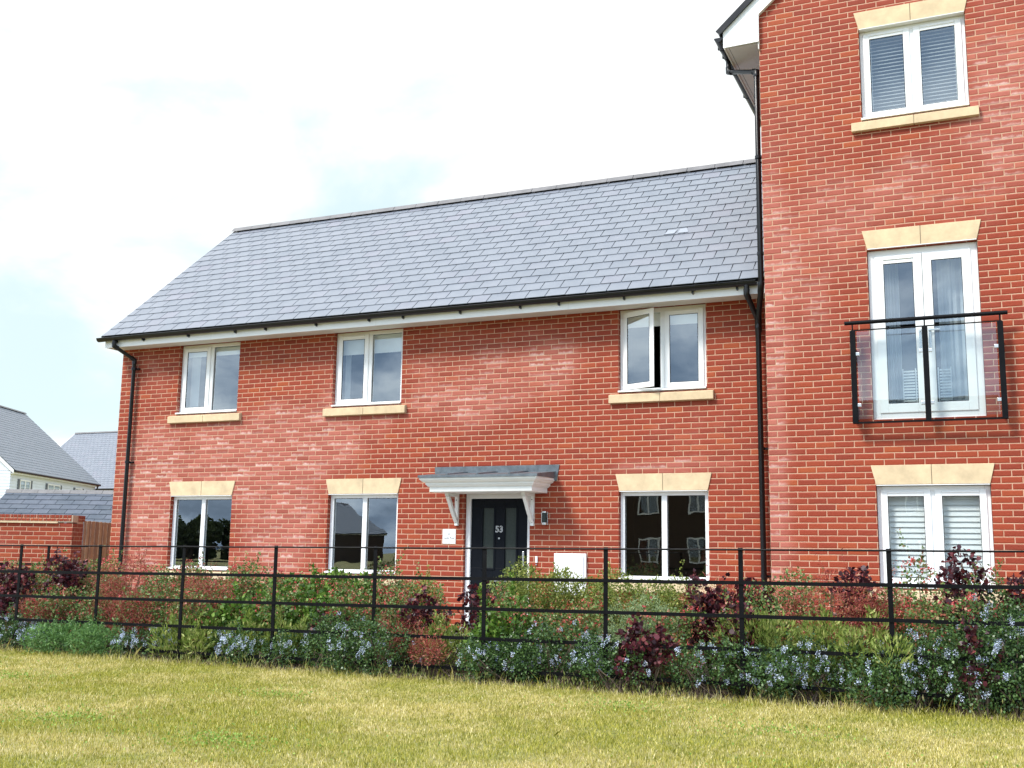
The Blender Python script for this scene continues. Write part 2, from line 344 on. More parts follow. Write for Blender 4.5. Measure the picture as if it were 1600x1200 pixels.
def lintel(parent,x0,x1,z0,Yw,h=.228,splay=.055,joint=True):
    l=MB(); xm=(x0+x1)/2; y=Yw-.014
    for a,b,c,d in ((x0,x0-splay,xm-.004,xm-.004),(xm+.004,xm+.004,x1,x1+splay)):
        if a<xm: pts=[(a,y,z0),(c,y,z0),(d,y,z0+h),(b,y,z0+h)]
        else: pts=[(a,y,z0),(c,y,z0),(d,y,z0+h),(b,y,z0+h)]
        l.prism(pts,(0,1,0),.12)
    l.obj('lintel',M_STONE,parent,bevel=.004)
    MB().box(x0+.004,x1-.004,Yw-.022,Yw+.07,z0-.012,z0-.004).obj('lintel_tray',M_WHITE,parent)
    MB().box(xm-.0035,xm+.0035,y+.004,y+.1,z0,z0+h).obj('mortar_joint',M_JOINT,parent)
def stone_sill(parent,x0,x1,z1,Yw,h=.145):
    xm=(x0+x1)/2; s=MB()
    for a,b in ((x0,xm-.003),(xm+.003,x1)):
        s.prism([(a,Yw-.062,z1-h),(a,Yw-.062,z1-.035),(a,Yw+.06,z1-.002),(a,Yw+.06,z1-h)],(1,0,0),b-a)
    s.obj('stone_sill',M_STONE,parent,bevel=.004)
    MB().box(xm-.0025,xm+.0025,Yw-.057,Yw+.05,z1-h+.003,z1-.04).obj('mortar_joint',M_JOINT,parent)

def gutter_x(parent,x0,x1,yc,zc,r=.057,brk=.95,cap0=True):
    """half round gutter running along X"""
    n=10; g=MB(); ang=[math.pi+math.pi*i/n for i in range(n+1)]
    out=[(yc+r*math.cos(a),zc+r*math.sin(a)) for a in ang]; inn=[(yc+(r-.004)*math.cos(a),zc+(r-.004)*math.sin(a)) for a in reversed(ang)]
    poly=out+inn; g.prism([(x0,y,z) for y,z in poly],(1,0,0),x1-x0)
    g.tube([(x0,yc-r,zc),(x1,yc-r,zc)],.006,6)
    g.prism([(x0-.002,y,z) for y,z in out],(1,0,0),.006)
    go=g.obj('gutter',M_BLACK,parent,smooth=True)
    k=0; x=x0+.35
    while x<x1-.1:
        b=MB(); rr=r+.004; big=(k%3==0)
        w=.055 if big else .026
        b.prism([(x,yc+rr*math.cos(a),zc+rr*math.sin(a)) for a in ang]+[(x,yc+(rr-.003)*math.cos(a),zc+(rr-.003)*math.sin(a)) for a in reversed(ang)],(1,0,0),w)
        b.prism([(x,yc+.01,zc-rr+.01),(x,yc+.01,zc-rr-.022),(x,yc+rr+.008,zc-rr-.030),(x,yc+rr+.008,zc-.01)],(1,0,0),.02)
        b.obj('gutter_bracket',M_BLACK,go); x+=brk*(.62 if big else 1.0); k+=1
    return go
def downpipe(parent,pts,r=.036,clips=(),cdir=(0,1,0)):
    o=MB().tube(pts,r,14).obj('downpipe',M_BLACK,parent,smooth=True)
    for i in range(1,len(pts)-1):
        p=Vector(pts[i]); a=(Vector(pts[i-1])-p).normalized(); b=(Vector(pts[i+1])-p).normalized()
        MB().tube([p+a*.07,p+a*.055,p,p+b*.055,p+b*.07],r+.005,14).obj('pipe_bend',M_BLACK,o,smooth=True)
    for x,y,z in clips:
        c=MB().tube([(x,y,z-.02),(x,y,z+.02)],r+.007,14); cd=Vector(cdir)
        if abs(cd.y)>0: c.box(x-.012,x+.085,y+.02,y+.07,z-.012,z+.012)
        else: c.box(x+.02,x+.07,y-.06,y+.06,z-.012,z+.012)
        c.obj('pipe_clip',M_BLACK,o)
    return o
def ridge(parent,p0,p1,r=.095,seg_len=.46,m=None,axis_h=.075,name='ridge_tile'):
    p0=Vector(p0); p1=Vector(p1); d=(p1-p0); L=d.length; d/=L; side=d.cross(Vector((0,0,1))).normalized(); rg=MB(); n=max(1,int(L/seg_len))
    for i in range(n):
        a=p0+d*(L*i/n+.004); b=p0+d*(L*(i+1)/n-.004); k=1+.03*(i%2)
        pr=[side*(-r*1.25*k)+Vector((0,0,-axis_h)),side*(-r*.5*k)+Vector((0,0,.012*k)),Vector((0,0,.035*k)),side*(r*.5*k)+Vector((0,0,.012*k)),side*(r*1.25*k)+Vector((0,0,-axis_h))]
        pr2=[q*.86 for q in reversed(pr)]
        rg.prism([a+q for q in pr+pr2],d,(b-a).length)
    return rg.obj(name,m or M_RIDGE,parent)

# ================================================================= SETTING
GZ=.09
g=MB(); g.quad((-900,-900,GZ-.03),(900,-900,GZ-.03),(900,900,GZ-.03),(-900,900,GZ-.03))
def lawn_ground():
    m=bpy.data.materials.new('lawn_turf'); m.use_nodes=True; t=NT(m.node_tree); p=t.n['Principled BSDF']
    pos=t.new('ShaderNodeNewGeometry').outputs['Position']
    n=t.noise(pos,.9,5,.6); n2=t.noise(pos,30,5,.7); n3=t.noise(pos,3.9,4,.6)
    c=t.mix(t.rng(t.m('ADD',t.m('MULTIPLY',n,.65),t.m('MULTIPLY',n3,.35)),.43,.57),(.24,.25,.05),(.46,.38,.15))
    c=t.mix(t.rng(n2,.35,.7),t.mix(.5,c,(.10,.075,.04)),c); t.put(p.inputs['Base Color'],c); p.inputs['Roughness'].default_value=.95
    b=t.new('ShaderNodeBump'); b.inputs['Distance'].default_value=.02; t.put(b.inputs['Height'],n2); t.l.new(b.outputs[0],p.inputs['Normal'])
    return m
M_TURF=lawn_ground()
kind(g.obj('ground',M_TURF),'structure')
lw=MB(); lw.quad((-14,-34,GZ-.005),(18,-34,GZ-.005),(18,-5.3,GZ-.005),(-14,-5.3,GZ-.005)); kind(lw.obj('lawn',M_TURF),'structure')
sb=MB(); sb.quad((-9,-5.50,GZ-.001),(16,-5.50,GZ-.001),(16,-3.3,GZ-.001),(-9,-3.3,GZ-.001)); kind(sb.obj('flower_bed',M_SOIL),'structure')
pv=MB(); pv.quad((-9,-3.28,GZ+.004),(16,-3.28,GZ+.004),(16,.5,GZ+.004),(-9,.5,GZ+.004)); kind(pv.obj('path',M_PAVE),'structure')
rd=MB(); rd.quad((-60,-30,GZ+.003),(60,-30,GZ+.003),(60,-22,GZ+.003),(-60,-22,GZ+.003)); kind(rd.obj('road',mat('asphalt',(.05,.05,.052),.9,var=.2,vscale=2,bump=.5,bscale=60)),'structure')

# ================================================================= LOW BRICK HOUSE
HX0,HX1=-6.1925,4.985; ZL=2.05; ZS=4.585
W1=(-4.945,-3.695);W2=(-1.87,-.635);W3=(2.81,4.045)
house=thing('brick_house','two storey red brick house with grey slate roof and black front door numbered 53','house',(0,0,0))
ops=[(*W1,3.395,ZS-.002),(*W2,3.395,ZS-.002),(*W3,3.395,ZS-.002),(*W1,.85,ZL),(*W2,.85,ZL),(*W3,.85,ZL),(.47,1.50,.12,ZL)]
wb=MB(); wall_grid(wb,HX0,HX1,-.1,4.62,0,ops,.16)
wb.quad((HX0,0,-.1),(HX0,0,4.62),(HX0,5.8,4.62),(HX0,5.8,-.1)); wb.quad((HX0,0,4.62),(HX0,2.9,7.42),(HX0,5.8,4.62))
wb.quad((HX0,5.8,-.1),(HX0,5.8,4.62),(HX1,5.8,4.62),(HX1,5.8,-.1))
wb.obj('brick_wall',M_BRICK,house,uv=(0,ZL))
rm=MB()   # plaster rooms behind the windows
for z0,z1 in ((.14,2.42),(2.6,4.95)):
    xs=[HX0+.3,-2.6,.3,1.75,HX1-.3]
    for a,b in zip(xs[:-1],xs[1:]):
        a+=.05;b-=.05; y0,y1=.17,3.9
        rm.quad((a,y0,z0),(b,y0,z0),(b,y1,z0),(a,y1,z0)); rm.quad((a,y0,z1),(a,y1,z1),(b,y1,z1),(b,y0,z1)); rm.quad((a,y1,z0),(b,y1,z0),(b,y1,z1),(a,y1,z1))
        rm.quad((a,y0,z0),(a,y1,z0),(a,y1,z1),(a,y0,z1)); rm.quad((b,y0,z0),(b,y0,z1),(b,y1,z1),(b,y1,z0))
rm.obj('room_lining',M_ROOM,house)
def roller(w,x0,x1,ztop,drop,y): MB().box(x0,x1,y,y+.004,ztop-drop,ztop).obj('roller_blind',M_BLIND,w)
wn=[]
for (a,b),kd,lb in ((W1,('sash','fixed'),None),(W2,('sash','fixed'),None),(W3,('open','sash'),'upper window with its left casement swung open')):
    w=window(house,a,b,3.395,ZS-.003,0,kd,lb); wn.append(w); roller(w,a+.03,b-.03,4.56,.17 if a<-4 else (.32 if a<0 else .22),.165)
    stone_sill(house,a-.125,b+.10,3.40,0)
for a,b in (W1,W2,W3):
    w=window(house,a,b,.85,ZL,0,('fixed','fixed')); stone_sill(house,a-.125,b+.10,.855,0); lintel(house,a+.012,b-.002,ZL+.002,0)
for w,xx in ((wn[0],(W1[0]+.08,W1[0]+.26)),(wn[1],(W2[0]+.08,W2[0]+.18))):
    c=MB(); n=14
    for i in range(n):
        x=xx[0]+(xx[1]-xx[0])*i/n; c.quad((x,.23+.02*(i%2),3.42),(x+(xx[1]-xx[0])/n,.23+.02*((i+1)%2),3.42),(x+(xx[1]-xx[0])/n,.23+.02*((i+1)%2),4.45),(x,.23+.02*(i%2),4.45))
    c.obj('curtain',M_CURT,w)
# front door
fr=MB(); x0,x1=.474,1.496
fr.box(x0,x0+.072,.055,.125,.12,ZL-.003); fr.box(x1-.055,x1,.055,.125,.12,ZL-.003); fr.box(x0+.072,x1-.055,.055,.125,ZL-.085,ZL-.003)
do=MB(); a,b=.550,1.437; zb,zt=.15,ZL-.09; yd=.085
gl=[(.735,.905,.98,1.83),(1.085,1.255,.98,1.83)]
xs=[a,.735,.905,1.085,1.255,b]; zs=[zb,.98,1.83,zt]
for i in range(5):
    for j in range(3):
        if j==1 and i in (1,3): continue
        do.box(xs[i],xs[i+1],yd,yd+.045,zs[j],zs[j+1])
for p,q in ((.735,.905),(1.085,1.255)):
    for zz0,zz1 in ((.98,1.83),(.28,.74)):
        m=MB(); frame_ring(do,p-.028,q+.028,zz0-.028,zz1+.028,yd-.010,yd-.0005,.026)
door=do.obj('front_door',M_DOOR,house,bevel=.003); fr.obj('door_frame',M_WHITE,house,bevel=.004)
for p,q in ((.735,.905),(1.085,1.255)): MB().box(p-.002,q+.002,yd+.015,yd+.022,.98,1.83).obj('glass_panel',M_OBS,door)
MB().box(.86,1.13,yd-.013,yd-.001,.79,.835).obj('letterbox',M_CHROME,door,bevel=.004)
text_mesh('house_number','53',.125,M_BLIND,door,(.995,yd-.006,1.525),.0015,False,.0028)
MB().tube([(.995,yd-.012,1.40),(.995,yd,1.40)],.012,12).obj('spyhole',M_CHROME,door)
MB().box(1.375,1.40,yd-.05,yd,1.02,1.22).obj('door_handle',M_CHROME,door,bevel=.004)
MB().box(.46,1.51,-.06,.13,.09,.148).obj('threshold',M_CHROME,house)
# canopy over the door
XL,XR,YF=.085,1.875,-.675
prof=[(2.235,0),(2.200,0.0),(2.199,.010),(2.190,.012),(2.172,.030),(2.160,.050),(2.159,.066),(2.132,.066),(2.131,.074),(2.112,.084),(2.100,.104),(2.099,.112),(2.036,.112),(2.030,.116)]
cn=MB(); vs=[]
for z,i in prof: vs+=[(XL+i,-.002,z),(XL+i,YF+i,z),(XR-i,YF+i,z),(XR-i,-.002,z)]
n=len(prof); fs=[(k*4+j,k*4+4+j,k*4+5+j,k*4+1+j) for k in range(n-1) for j in range(3)]+[((n-1)*4,(n-1)*4+3,(n-1)*4+2,(n-1)*4+1),(0,1,2,3)]
cn.add(vs,fs); can=cn.obj('door_canopy',M_WOODW,house)
ld=MB(); ld.prism([(XL-.016,YF-.016,2.222),(XL-.016,YF-.016,2.258),(XL-.016,-.003,2.335),(XL-.016,-.003,2.222+.02)],(1,0,0),XR-XL+.032)
for xr in (.50,.98,1.46): ld.tube([(xr,YF+.03,2.262),(xr,-.01,2.338)],.019,8)
ld.obj('lead_roof',M_LEAD,can)
fl=MB(); fl.prism([(-.012,-.010,2.20),(1.905,-.010,2.20),(1.945,-.012,2.428),(-.022,-.012,2.428)],(0,1,0),.008); fl.prism([(XR-.05,-.06,2.215),(1.905,-.012,2.205),(1.925,-.012,2.32),(XR-.03,-.06,2.315)],(0,1,0),.01)
fl.obj('lead_flashing',M_LEAD,can)
for xb in (.362,1.548):
    b=MB(); hw=.026
    b.box(xb-hw,xb+hw,-.045,-.001,1.575,2.03); b.box(xb-hw,xb+hw,-.36,-.045,1.985,2.029)
    pts=[]; N=8
    for i in range(N+1):
        s=i/N; y=-.33+(.29)*(s**.85); z=1.985-.35*s-.03*math.sin(math.pi*s); pts.append((y,z))
    poly=[(xb-hw,y-.012,z-.018) for y,z in pts]+[(xb-hw,y+.018,z+.026) for y,z in reversed(pts)]
    b.prism(poly,(1,0,0),2*hw); bo=b.obj('canopy_bracket',M_WOODW,can,bevel=.003)
    for zz in (1.62,1.94): MB().tube([(xb,-.049,zz),(xb,-.044,zz)],.008,8).obj('screw',M_DARK,bo)
# roof
EY,EZ,RY,RZ=-.44,4.735,2.92,7.565; RX0=-6.275
vd=Vector((0,RY-EY,RZ-EZ)); L=vd.length; vn=vd.normalized()
rs=MB(); slates(rs,(RX0,EY,EZ),(1,0,0),vd,4.97-RX0,L,.302,L/18,seed=3)
roof=rs.obj('slate_roof',M_SLATE,house)
ud=MB(); nn=Vector((0,-vn.z,vn.y))
ud.prism([Vector((RX0+.01,EY+.03,EZ+.005))-nn*.004,Vector((4.96,EY+.03,EZ+.005))-nn*.004,Vector((4.96,RY,RZ-.02))-nn*.004,Vector((RX0+.01,RY,RZ-.02))-nn*.004],-nn,.03)
ud.prism([(RX0,RY,RZ),(RX0,RY+3.35,EZ),(4.97,RY+3.35,EZ),(4.97,RY,RZ)],(0,-.3,-.8),.03)
ud.obj('roof_deck',M_UNDER,house)
bs=MB(); slates(bs,(RX0,RY+3.36,EZ),(1,0,0),(0,-vd.y,vd.z),4.97-RX0,L,.302,L/18,seed=5); bs.obj('slate_roof',M_SLATE,house)
# slipped slate lying low over its neighbours, pale bedding showing
o=Vector((RX0+32*.302-.151,EY,EZ))+vn*(7*L/18+.02)
sp=MB(); sp.prism([o+nn*.028,o+Vector((.15,0,0))+nn*.028,o+Vector((.17,0,0))+vn*.14+nn*.022,o+Vector((.02,0,0))+vn*.15+nn*.022],-nn,.004); sp.prism([o+Vector((.20,0,0))+nn*.028,o+Vector((.36,0,0))+nn*.026,o+Vector((.31,0,0))+vn*.17+nn*.022,o+Vector((.21,0,0))+vn*.16+nn*.022],-nn,.004)
sp.obj('slipped_slate',mat('bare_slate',(.27,.29,.33),.4),roof)
ridge(roof,(RX0-.03,RY,RZ+.035),(4.96,RY,RZ+.035))
vg=MB(); q0=Vector((RX0-.012,EY+.01,EZ-.012)); q1=Vector((RX0-.012,RY,RZ-.01)); vg.prism([q0-nn*.03,q0+nn*.026,q1+nn*.026,q1-nn*.03],(1,0,0),.014)
vg.obj('dry_verge',mat('verge_grey',(.30,.31,.33),.5),roof)
bg=MB(); q0=Vector((-6.262,-.05,4.60)); bg.prism([(-6.262,-.36,4.56),(-6.262,-.36,4.73),(-6.262,2.92,7.50),(-6.262,2.92,7.22),(-6.262,.0,4.56)],(1,0,0),.02); bg.obj('bargeboard',M_WHITE,house)
MB().box(-6.242,HX1-.02,-.368,-.348,4.553,4.738).obj('fascia',M_WHITE,house)
MB().box(-6.242,HX1-.02,-.347,-.001,4.574,4.584).obj('soffit',M_SOFF,house)
for xj in (-4.0,-.9,2.2): MB().box(xj-.0015,xj+.0015,-.3695,-.3683,4.555,4.737).obj('fascia_joint',M_SOFF,house)
gutter_x(house,-6.345,4.815,-.432,4.705)
downpipe(house,[(-5.99,-.432,4.68),(-5.99,-.432,4.56),(-5.865,-.07,4.375),(-5.865,-.07,.12)],.036,[(-5.865,-.07,4.22),(-5.865,-.07,2.62)])
downpipe(house,[(4.69,-.432,4.68),(4.69,-.432,4.54),(4.765,-.12,4.26)],.036)

# wall mounted things beside the door
pq=thing('name_plaque','small square white house name plaque on the brick left of the front door','sign',(.238,-.006,1.42))
MB().box(-.105,.105,-.004,.004,-.105,.105).obj('plate',M_BLIND,pq,bevel=.002)
text_mesh('lettering','53',.038,M_LEAD,pq,(0,-.006,.030),.0006); text_mesh('lettering','Castle Road',.036,M_LEAD,pq,(0,-.006,-.022),.0006)
for z in (.085,-.085): MB().tube([(0,-.007,z),(0,-.003,z)],.004,8).obj('screw',M_CHROME,pq)
wl=thing('wall_light','slim steel lantern on the brick wall right of the door canopy','wall light',(1.745,0,1.59))
MB().box(-.035,.035,-.02,-.001,0,.18).obj('back_plate',M_CHROME,wl,bevel=.003)
MB().tube([(0,-.055,.03),(0,-.055,.165)],.028,16).obj('lamp_glass',M_OBS,wl,smooth=True)
k=MB(); k.tube([(0,-.055,.0),(0,-.055,.03)],.034,16); k.tube([(0,-.055,.165),(0,-.055,.185)],.036,16); k.box(-.036,-.028,-.08,-.03,.02,.17); k.obj('housing',M_CHROME,wl,smooth=True)
db=thing('doorbell','tiny white bell push on the brick right of the door frame','doorbell',(1.612,0,1.11))
MB().box(-.017,.017,-.018,-.001,-.045,.045).obj('case',M_WHITE,db,bevel=.005); MB().tube([(0,-.022,-.07),(0,-.001,-.07)],.011,10).obj('button',M_CHROME,db)
mb=thing('meter_box','white plastic utility meter box fixed low on the brick wall right of the door','meter box',(2.12,0,.64))
q=MB().box(-.235,.235,-.04,-.001,0,.56).obj('surround',M_WHITE,mb,bevel=.008); MB().box(-.205,.205,-.058,-.041,.03,.53).obj('box_door',M_WHITE,mb,bevel=.006)

# ================================================================= TALL BRICK BUILDING
TX=4.9627; TY=-.65; TW=12.6
tall=thing('tall_brick_building','three storey red brick gabled building standing forward on the right with glass fronted balcony','building',(0,0,0))
V=(6.205,7.445)
tops=[(*V,6.57,7.785),(*V,2.825,4.91),(*V,.85,ZL)]; V2=(9.9,11.14); tops+= [(*V2,6.57,7.785),(*V2,2.825,4.91),(*V2,.85,ZL)]
tb=MB(); wall_grid(tb,TX,TW,-.1,8.235,TY,tops,.16); XM=(TX+TW)/2; sl=.885; ZR=8.235+(XM-TX)*sl
tb.quad((TX,TY,8.235),(TW,TY,8.235),(XM,TY,ZR))
tb.quad((TX,TY,-.1),(TX,TY,8.235),(TX,9.5,8.235),(TX,9.5,-.1)); tb.quad((TW,TY,-.1),(TW,9.5,-.1),(TW,9.5,8.235),(TW,TY,8.235)); tb.quad((TX,9.5,-.1),(TX,9.5,8.235),(TW,9.5,8.235),(TW,9.5,-.1))
tb.quad((TX,9.5,8.235),(TW,9.5,8.235),(XM,9.5,ZR))
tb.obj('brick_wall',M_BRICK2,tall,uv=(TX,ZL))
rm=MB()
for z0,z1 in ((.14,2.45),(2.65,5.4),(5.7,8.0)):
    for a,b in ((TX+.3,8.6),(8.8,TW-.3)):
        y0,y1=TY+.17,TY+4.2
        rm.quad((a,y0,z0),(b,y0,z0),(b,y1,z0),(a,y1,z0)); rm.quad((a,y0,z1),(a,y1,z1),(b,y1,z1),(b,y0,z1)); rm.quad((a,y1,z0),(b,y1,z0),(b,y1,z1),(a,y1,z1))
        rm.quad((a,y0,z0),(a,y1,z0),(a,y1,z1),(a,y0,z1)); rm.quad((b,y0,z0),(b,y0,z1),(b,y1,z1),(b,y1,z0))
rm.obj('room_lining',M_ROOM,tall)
for vv in (V,V2):
    w=window(tall,*vv,6.57,7.785,TY,('sash','sash'),'upper window with open venetian blinds' if vv is V else None)
    blind_slats(vv[0]+.03,vv[1]-.03,6.60,7.76,TY+.19,.047,9,.042).obj('venetian_blind',M_BLIND,w)
    stone_sill(tall,vv[0]-.12,vv[1]+.10,6.575,TY); lintel(tall,vv[0]+.005,vv[1]-.002,7.79,TY)
    w=window(tall,*vv,.85,ZL-.01,TY,('sash','sash'),'ground floor window with closed white louvre blinds' if vv is V else None)
    blind_slats(vv[0]+.03,vv[1]-.03,.88,2.03,TY+.165,.064,72,.068).obj('louvre_blind',M_BLIND,w)
    stone_sill(tall,vv[0]-.12,vv[1]+.10,.855,TY); lintel(tall,vv[0]+.005,vv[1]-.002,ZL+.002,TY)
    # French doors
    z0,z1=2.825,4.91; y0=TY+.06; f=MB(); frame_ring(f,vv[0]+.004,vv[1]-.004,z0+.003,z1-.004,y0,y0+.07,.085,.09); fd=f.obj('french_doors',M_WHITE,tall,bevel=.004)
    xm=(vv[0]+vv[1])/2; c,d=z0+.08,z1-.08
    for i,(p,q) in enumerate(((vv[0]+.08,xm-.003),(xm+.003,vv[1]-.08))):
        lf=MB(); st=.10; frame_ring(lf,p,q,c,d,y0-.014,y0-.001,st,.11); lo=lf.obj('door_leaf',M_WHITE,fd,bevel=.004)
        MB().quad((p+st-.008,y0-.007,c+.102),(q-st+.008,y0-.007,c+.102),(q-st+.008,y0-.007,d-st+.008),(p+st-.008,y0-.007,d-st+.008)).obj('pane',M_GLASS,fd)
        gk=MB(); frame_ring(gk,p+st,q-st,c+.11,d-st,y0-.012,y0-.0095,.006); gk.obj('gasket',M_DARK,fd)
        hx=q-.05 if i==0 else p+.05; sg=-1 if i==0 else 1
        h=MB(); h.box(hx-.016,hx+.016,y0-.026,y0-.0145,3.66,3.90); h.box(min(hx,hx+sg*-.11) if i==0 else hx-.01,(hx+.01) if i==0 else max(hx,hx+.11),y0-.055,y0-.040,3.865,3.885); h.box(hx-.008,hx+.008,y0-.045,y0-.02,3.865,3.885)
        h.obj('door_handle',M_CHROME,fd,bevel=.003)
        if i==0: MB().box(p+.10,q-.10,y0-.026,y0-.0145,d-.052,d-.030).obj('trickle_vent',M_WHITE,fd,bevel=.003)
    for xx,wd in (((vv[0]+.17,vv[0]+.33),1),((vv[1]-.47,vv[1]-.10),1)):
        cu=MB(); n=18
        P=[(xx[0]+(xx[1]-xx[0])*i/n,TY+.34+.018*math.sin(i*1.7)) for i in range(n+1)]
        for (x_a,y_a),(x_b,y_b) in zip(P[:-1],P[1:]): cu.quad((x_a,y_a,2.9),(x_b,y_b,2.9),(x_b,y_b,4.85),(x_a,y_a,4.85))
        cu.obj('curtain',M_CURT,fd)
    # rows of white slats added low behind the door glass
    sc=MB()
    for k_ in range(15):
        for x_a,x_b in ((xm-.28,xm-.15),(xm-.13,xm+.0),(xm+.13,xm+.25)): sc.box(x_a,x_b,TY+.30,TY+.31,2.92+k_*.036,2.92+k_*.036+.02)
    for x_a in (xm-.29,xm-.145,xm+.0,xm+.11,xm+.25): sc.box(x_a,x_a+.012,TY+.311,TY+.32,2.9,3.47)
    sc.obj('white_slats',M_BLIND,fd)
    lintel(tall,vv[0]+.005,vv[1]-.002,4.925,TY)
    # glass fronted balcony
    bY=TY-.15; x0,xc,x1=vv[0]-.185,vv[0]+.625,vv[0]+1.43
    bo=MB(); bo.tube([(x0-.09,bY,3.985),(x1+.085,bY,3.985)],.024,14); bal=bo.obj('balcony',M_STEEL,tall,smooth=True); bal['label']='black steel balcony with clear glass panels'
    for x in (x0,xc,x1):
        p=MB().box(x-.031,x+.031,bY-.028,bY+.028,2.765,3.885); p.box(x-.008,x+.008,bY-.008,bY+.008,3.885,3.965); p.obj('post',M_STEEL,bal,bevel=.003)
        if x!=xc:
            for zz in (3.60,2.90): MB().box(x-.03,x+.03,bY+.028,TY+.0,zz-.075,zz+.075).obj('wall_fixing',mat('blue_grey_steel',(.06,.075,.10),.4),bal)
    MB().box(x0-.02,x1+.02,bY-.022,bY+.022,2.765,2.785).obj('rail',M_STEEL,bal); MB().box(x0-.02,x1+.02,bY-.010,bY+.010,3.885,3.897).obj('rail',M_STEEL,bal)
    for p,q in ((x0+.045,xc-.036),(xc+.036,x1-.045)): MB().quad((p,bY,2.82),(q,bY,2.82),(q,bY,3.875),(p,bY,3.875)).obj('glass_panel',M_GLASSB,bal)
    for x,sg in ((x0,1),(xc,-1),(xc,1),(x1,-1)):
        for zz in (3.60,2.985): MB().box(min(x+sg*.021,x+sg*.072),max(x+sg*.021,x+sg*.072),bY-.018,bY+.018,zz-.022,zz+.022).obj('glass_clamp',M_CHROME,bal,bevel=.006)
# eave, gable boards and rainwater goods
SX=4.508; SZ=7.84
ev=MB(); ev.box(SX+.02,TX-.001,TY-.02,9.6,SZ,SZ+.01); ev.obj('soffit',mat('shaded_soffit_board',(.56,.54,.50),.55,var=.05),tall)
MB().box(SX,SX+.019,TY-.02,9.6,SZ-.012,SZ+.215).obj('fascia',M_SOFF,tall)
MB().box(SX+.062,SX+.066,TY-.018,9.6,SZ-.002,SZ).obj('soffit_groove',M_DARK,tall)
br=MB(); yb=TY-.062
rise=(XM-TX)*sl
br.prism([(SX-.004,yb,SZ-.004),(TX+.005,yb,SZ+.004),(TX+.012,yb,8.225),(XM,yb,8.225+(XM-TX-.012)*sl),(XM,yb,8.225+(XM-TX-.012)*sl+.35),(SX-.004,yb,8.055)],(0,1,0),.022)
br.prism([(TW-.012,yb,8.225),(TW+.45,yb,SZ-.004),(TW+.45,yb,8.055),(XM,yb,8.225+(XM-TX-.012)*sl+.35),(XM,yb,8.225+(XM-TX-.012)*sl)],(0,1,0),.022)
br.obj('bargeboard',M_WHITE,tall)
ib=MB(); ib.prism([(TX+.005,yb+.0225,SZ-.09),(TX+.005,TY-.0005,SZ-.09),(TX+.005,TY-.0005,8.22),(TX+.005,yb+.0225,8.22)],(-1,0,0),.012)
ib.prism([(TX+.005,yb+.023,8.22),(XM,yb+.023,8.22+(XM-TX)*sl),(XM,TY-.001,8.22+(XM-TX)*sl),(TX+.005,TY-.001,8.22)],(-sl*.7,0,.75),.012)
ib.obj('verge_soffit',M_SOFF,tall)
a0=math.atan2((8.225+(XM-TX)*sl+.35)-8.055,XM-SX)
tr=MB(); e0=Vector((4.445,yb-.03,8.045)); dirv=Vector((math.cos(a0),0,math.sin(a0))); Lr=(XM-4.445)/dirv.x
slates(tr,e0+Vector((0,10.3,0)),(0,-1,0),dirv,10.3,Lr,.302,Lr/24,seed=9)
trf=tr.obj('slate_roof',M_SLATE,tall)
tu=MB(); un=Vector((-dirv.z,0,dirv.x)); tu.prism([e0+Vector((0,.01,0)),e0+Vector((0,10.3,0)),e0+dirv*Lr+Vector((0,10.3,0)),e0+dirv*Lr+Vector((0,.01,0))],-un,.03)
tu.obj('roof_deck',M_UNDER,tall)
vc=MB(); p=e0+Vector((-.01,-.014,0)); vc.prism([p-un*.045,p+un*.03,p+dirv*Lr+un*.03,p+dirv*Lr-un*.045],(0,1,0),.03); vc.obj('verge_trim',M_BLACK,tall)
t2=MB(); m2=Vector((-dirv.x,0,dirv.z)); e2=Vector((2*XM-4.445,yb-.03,8.045)); slates(t2,e2,(0,1,0),m2,10.3,Lr,.302,Lr/24,seed=10); t2.obj('slate_roof',M_SLATE,tall)
# gutter along Y
gy=MB(); n=10; r=.057; ang=[math.pi+math.pi*i/n for i in range(n+1)]; gx,gz=4.44,7.985
po=[(gx+r*math.cos(a),gz+r*math.sin(a)) for a in ang]; pi_=[(gx+(r-.004)*math.cos(a),gz+(r-.004)*math.sin(a)) for a in reversed(ang)]
gy.prism([(x,TY-.07,z) for x,z in po+pi_],(0,1,0),10.2); gy.prism([(x,TY-.072,z) for x,z in po],(0,1,0),.006); go=gy.obj('gutter',M_BLACK,tall,smooth=True)
for i,yy in enumerate((-.45,-.18,.35,1.2,2.1,3.0)):
    b=MB(); b.prism([(gx+(r+.005)*math.cos(a),yy,gz+(r+.005)*math.sin(a)) for a in ang]+[(gx+(r+.0)*math.cos(a),yy,gz+(r)*math.sin(a)) for a in reversed(ang)],(0,1,0),.05); b.prism([(gx-r-.012,yy,gz+.012),(gx-r-.012,yy,gz-.03),(gx-r+.01,yy,gz-.03),(gx-r+.01,yy,gz+.012)],(0,1,0),.03); b.obj('gutter_bracket',M_BLACK,go)
downpipe(tall,[(4.44,-.10,7.94),(4.44,-.10,7.775),(4.885,-.46,7.545),(4.885,-.485,4.60),(4.768,-.12,4.22),(4.768,-.09,.12)],.037,[(4.768,-.09,2.57),(4.768,-.09,.95)])
c=MB()
for zz in (6.35,5.05): c.tube([(4.885,-.475,zz-.02),(4.885,-.475,zz+.02)],.044,14); c.box(4.90,4.962,-.50,-.45,zz-.012,zz+.012)
c.obj('pipe_clip',M_BLACK,tall)
MB().tube([(4.768,-.10,4.10),(4.768,-.10,4.40)],.045,14).obj('pipe_branch',M_BLACK,tall,smooth=True)

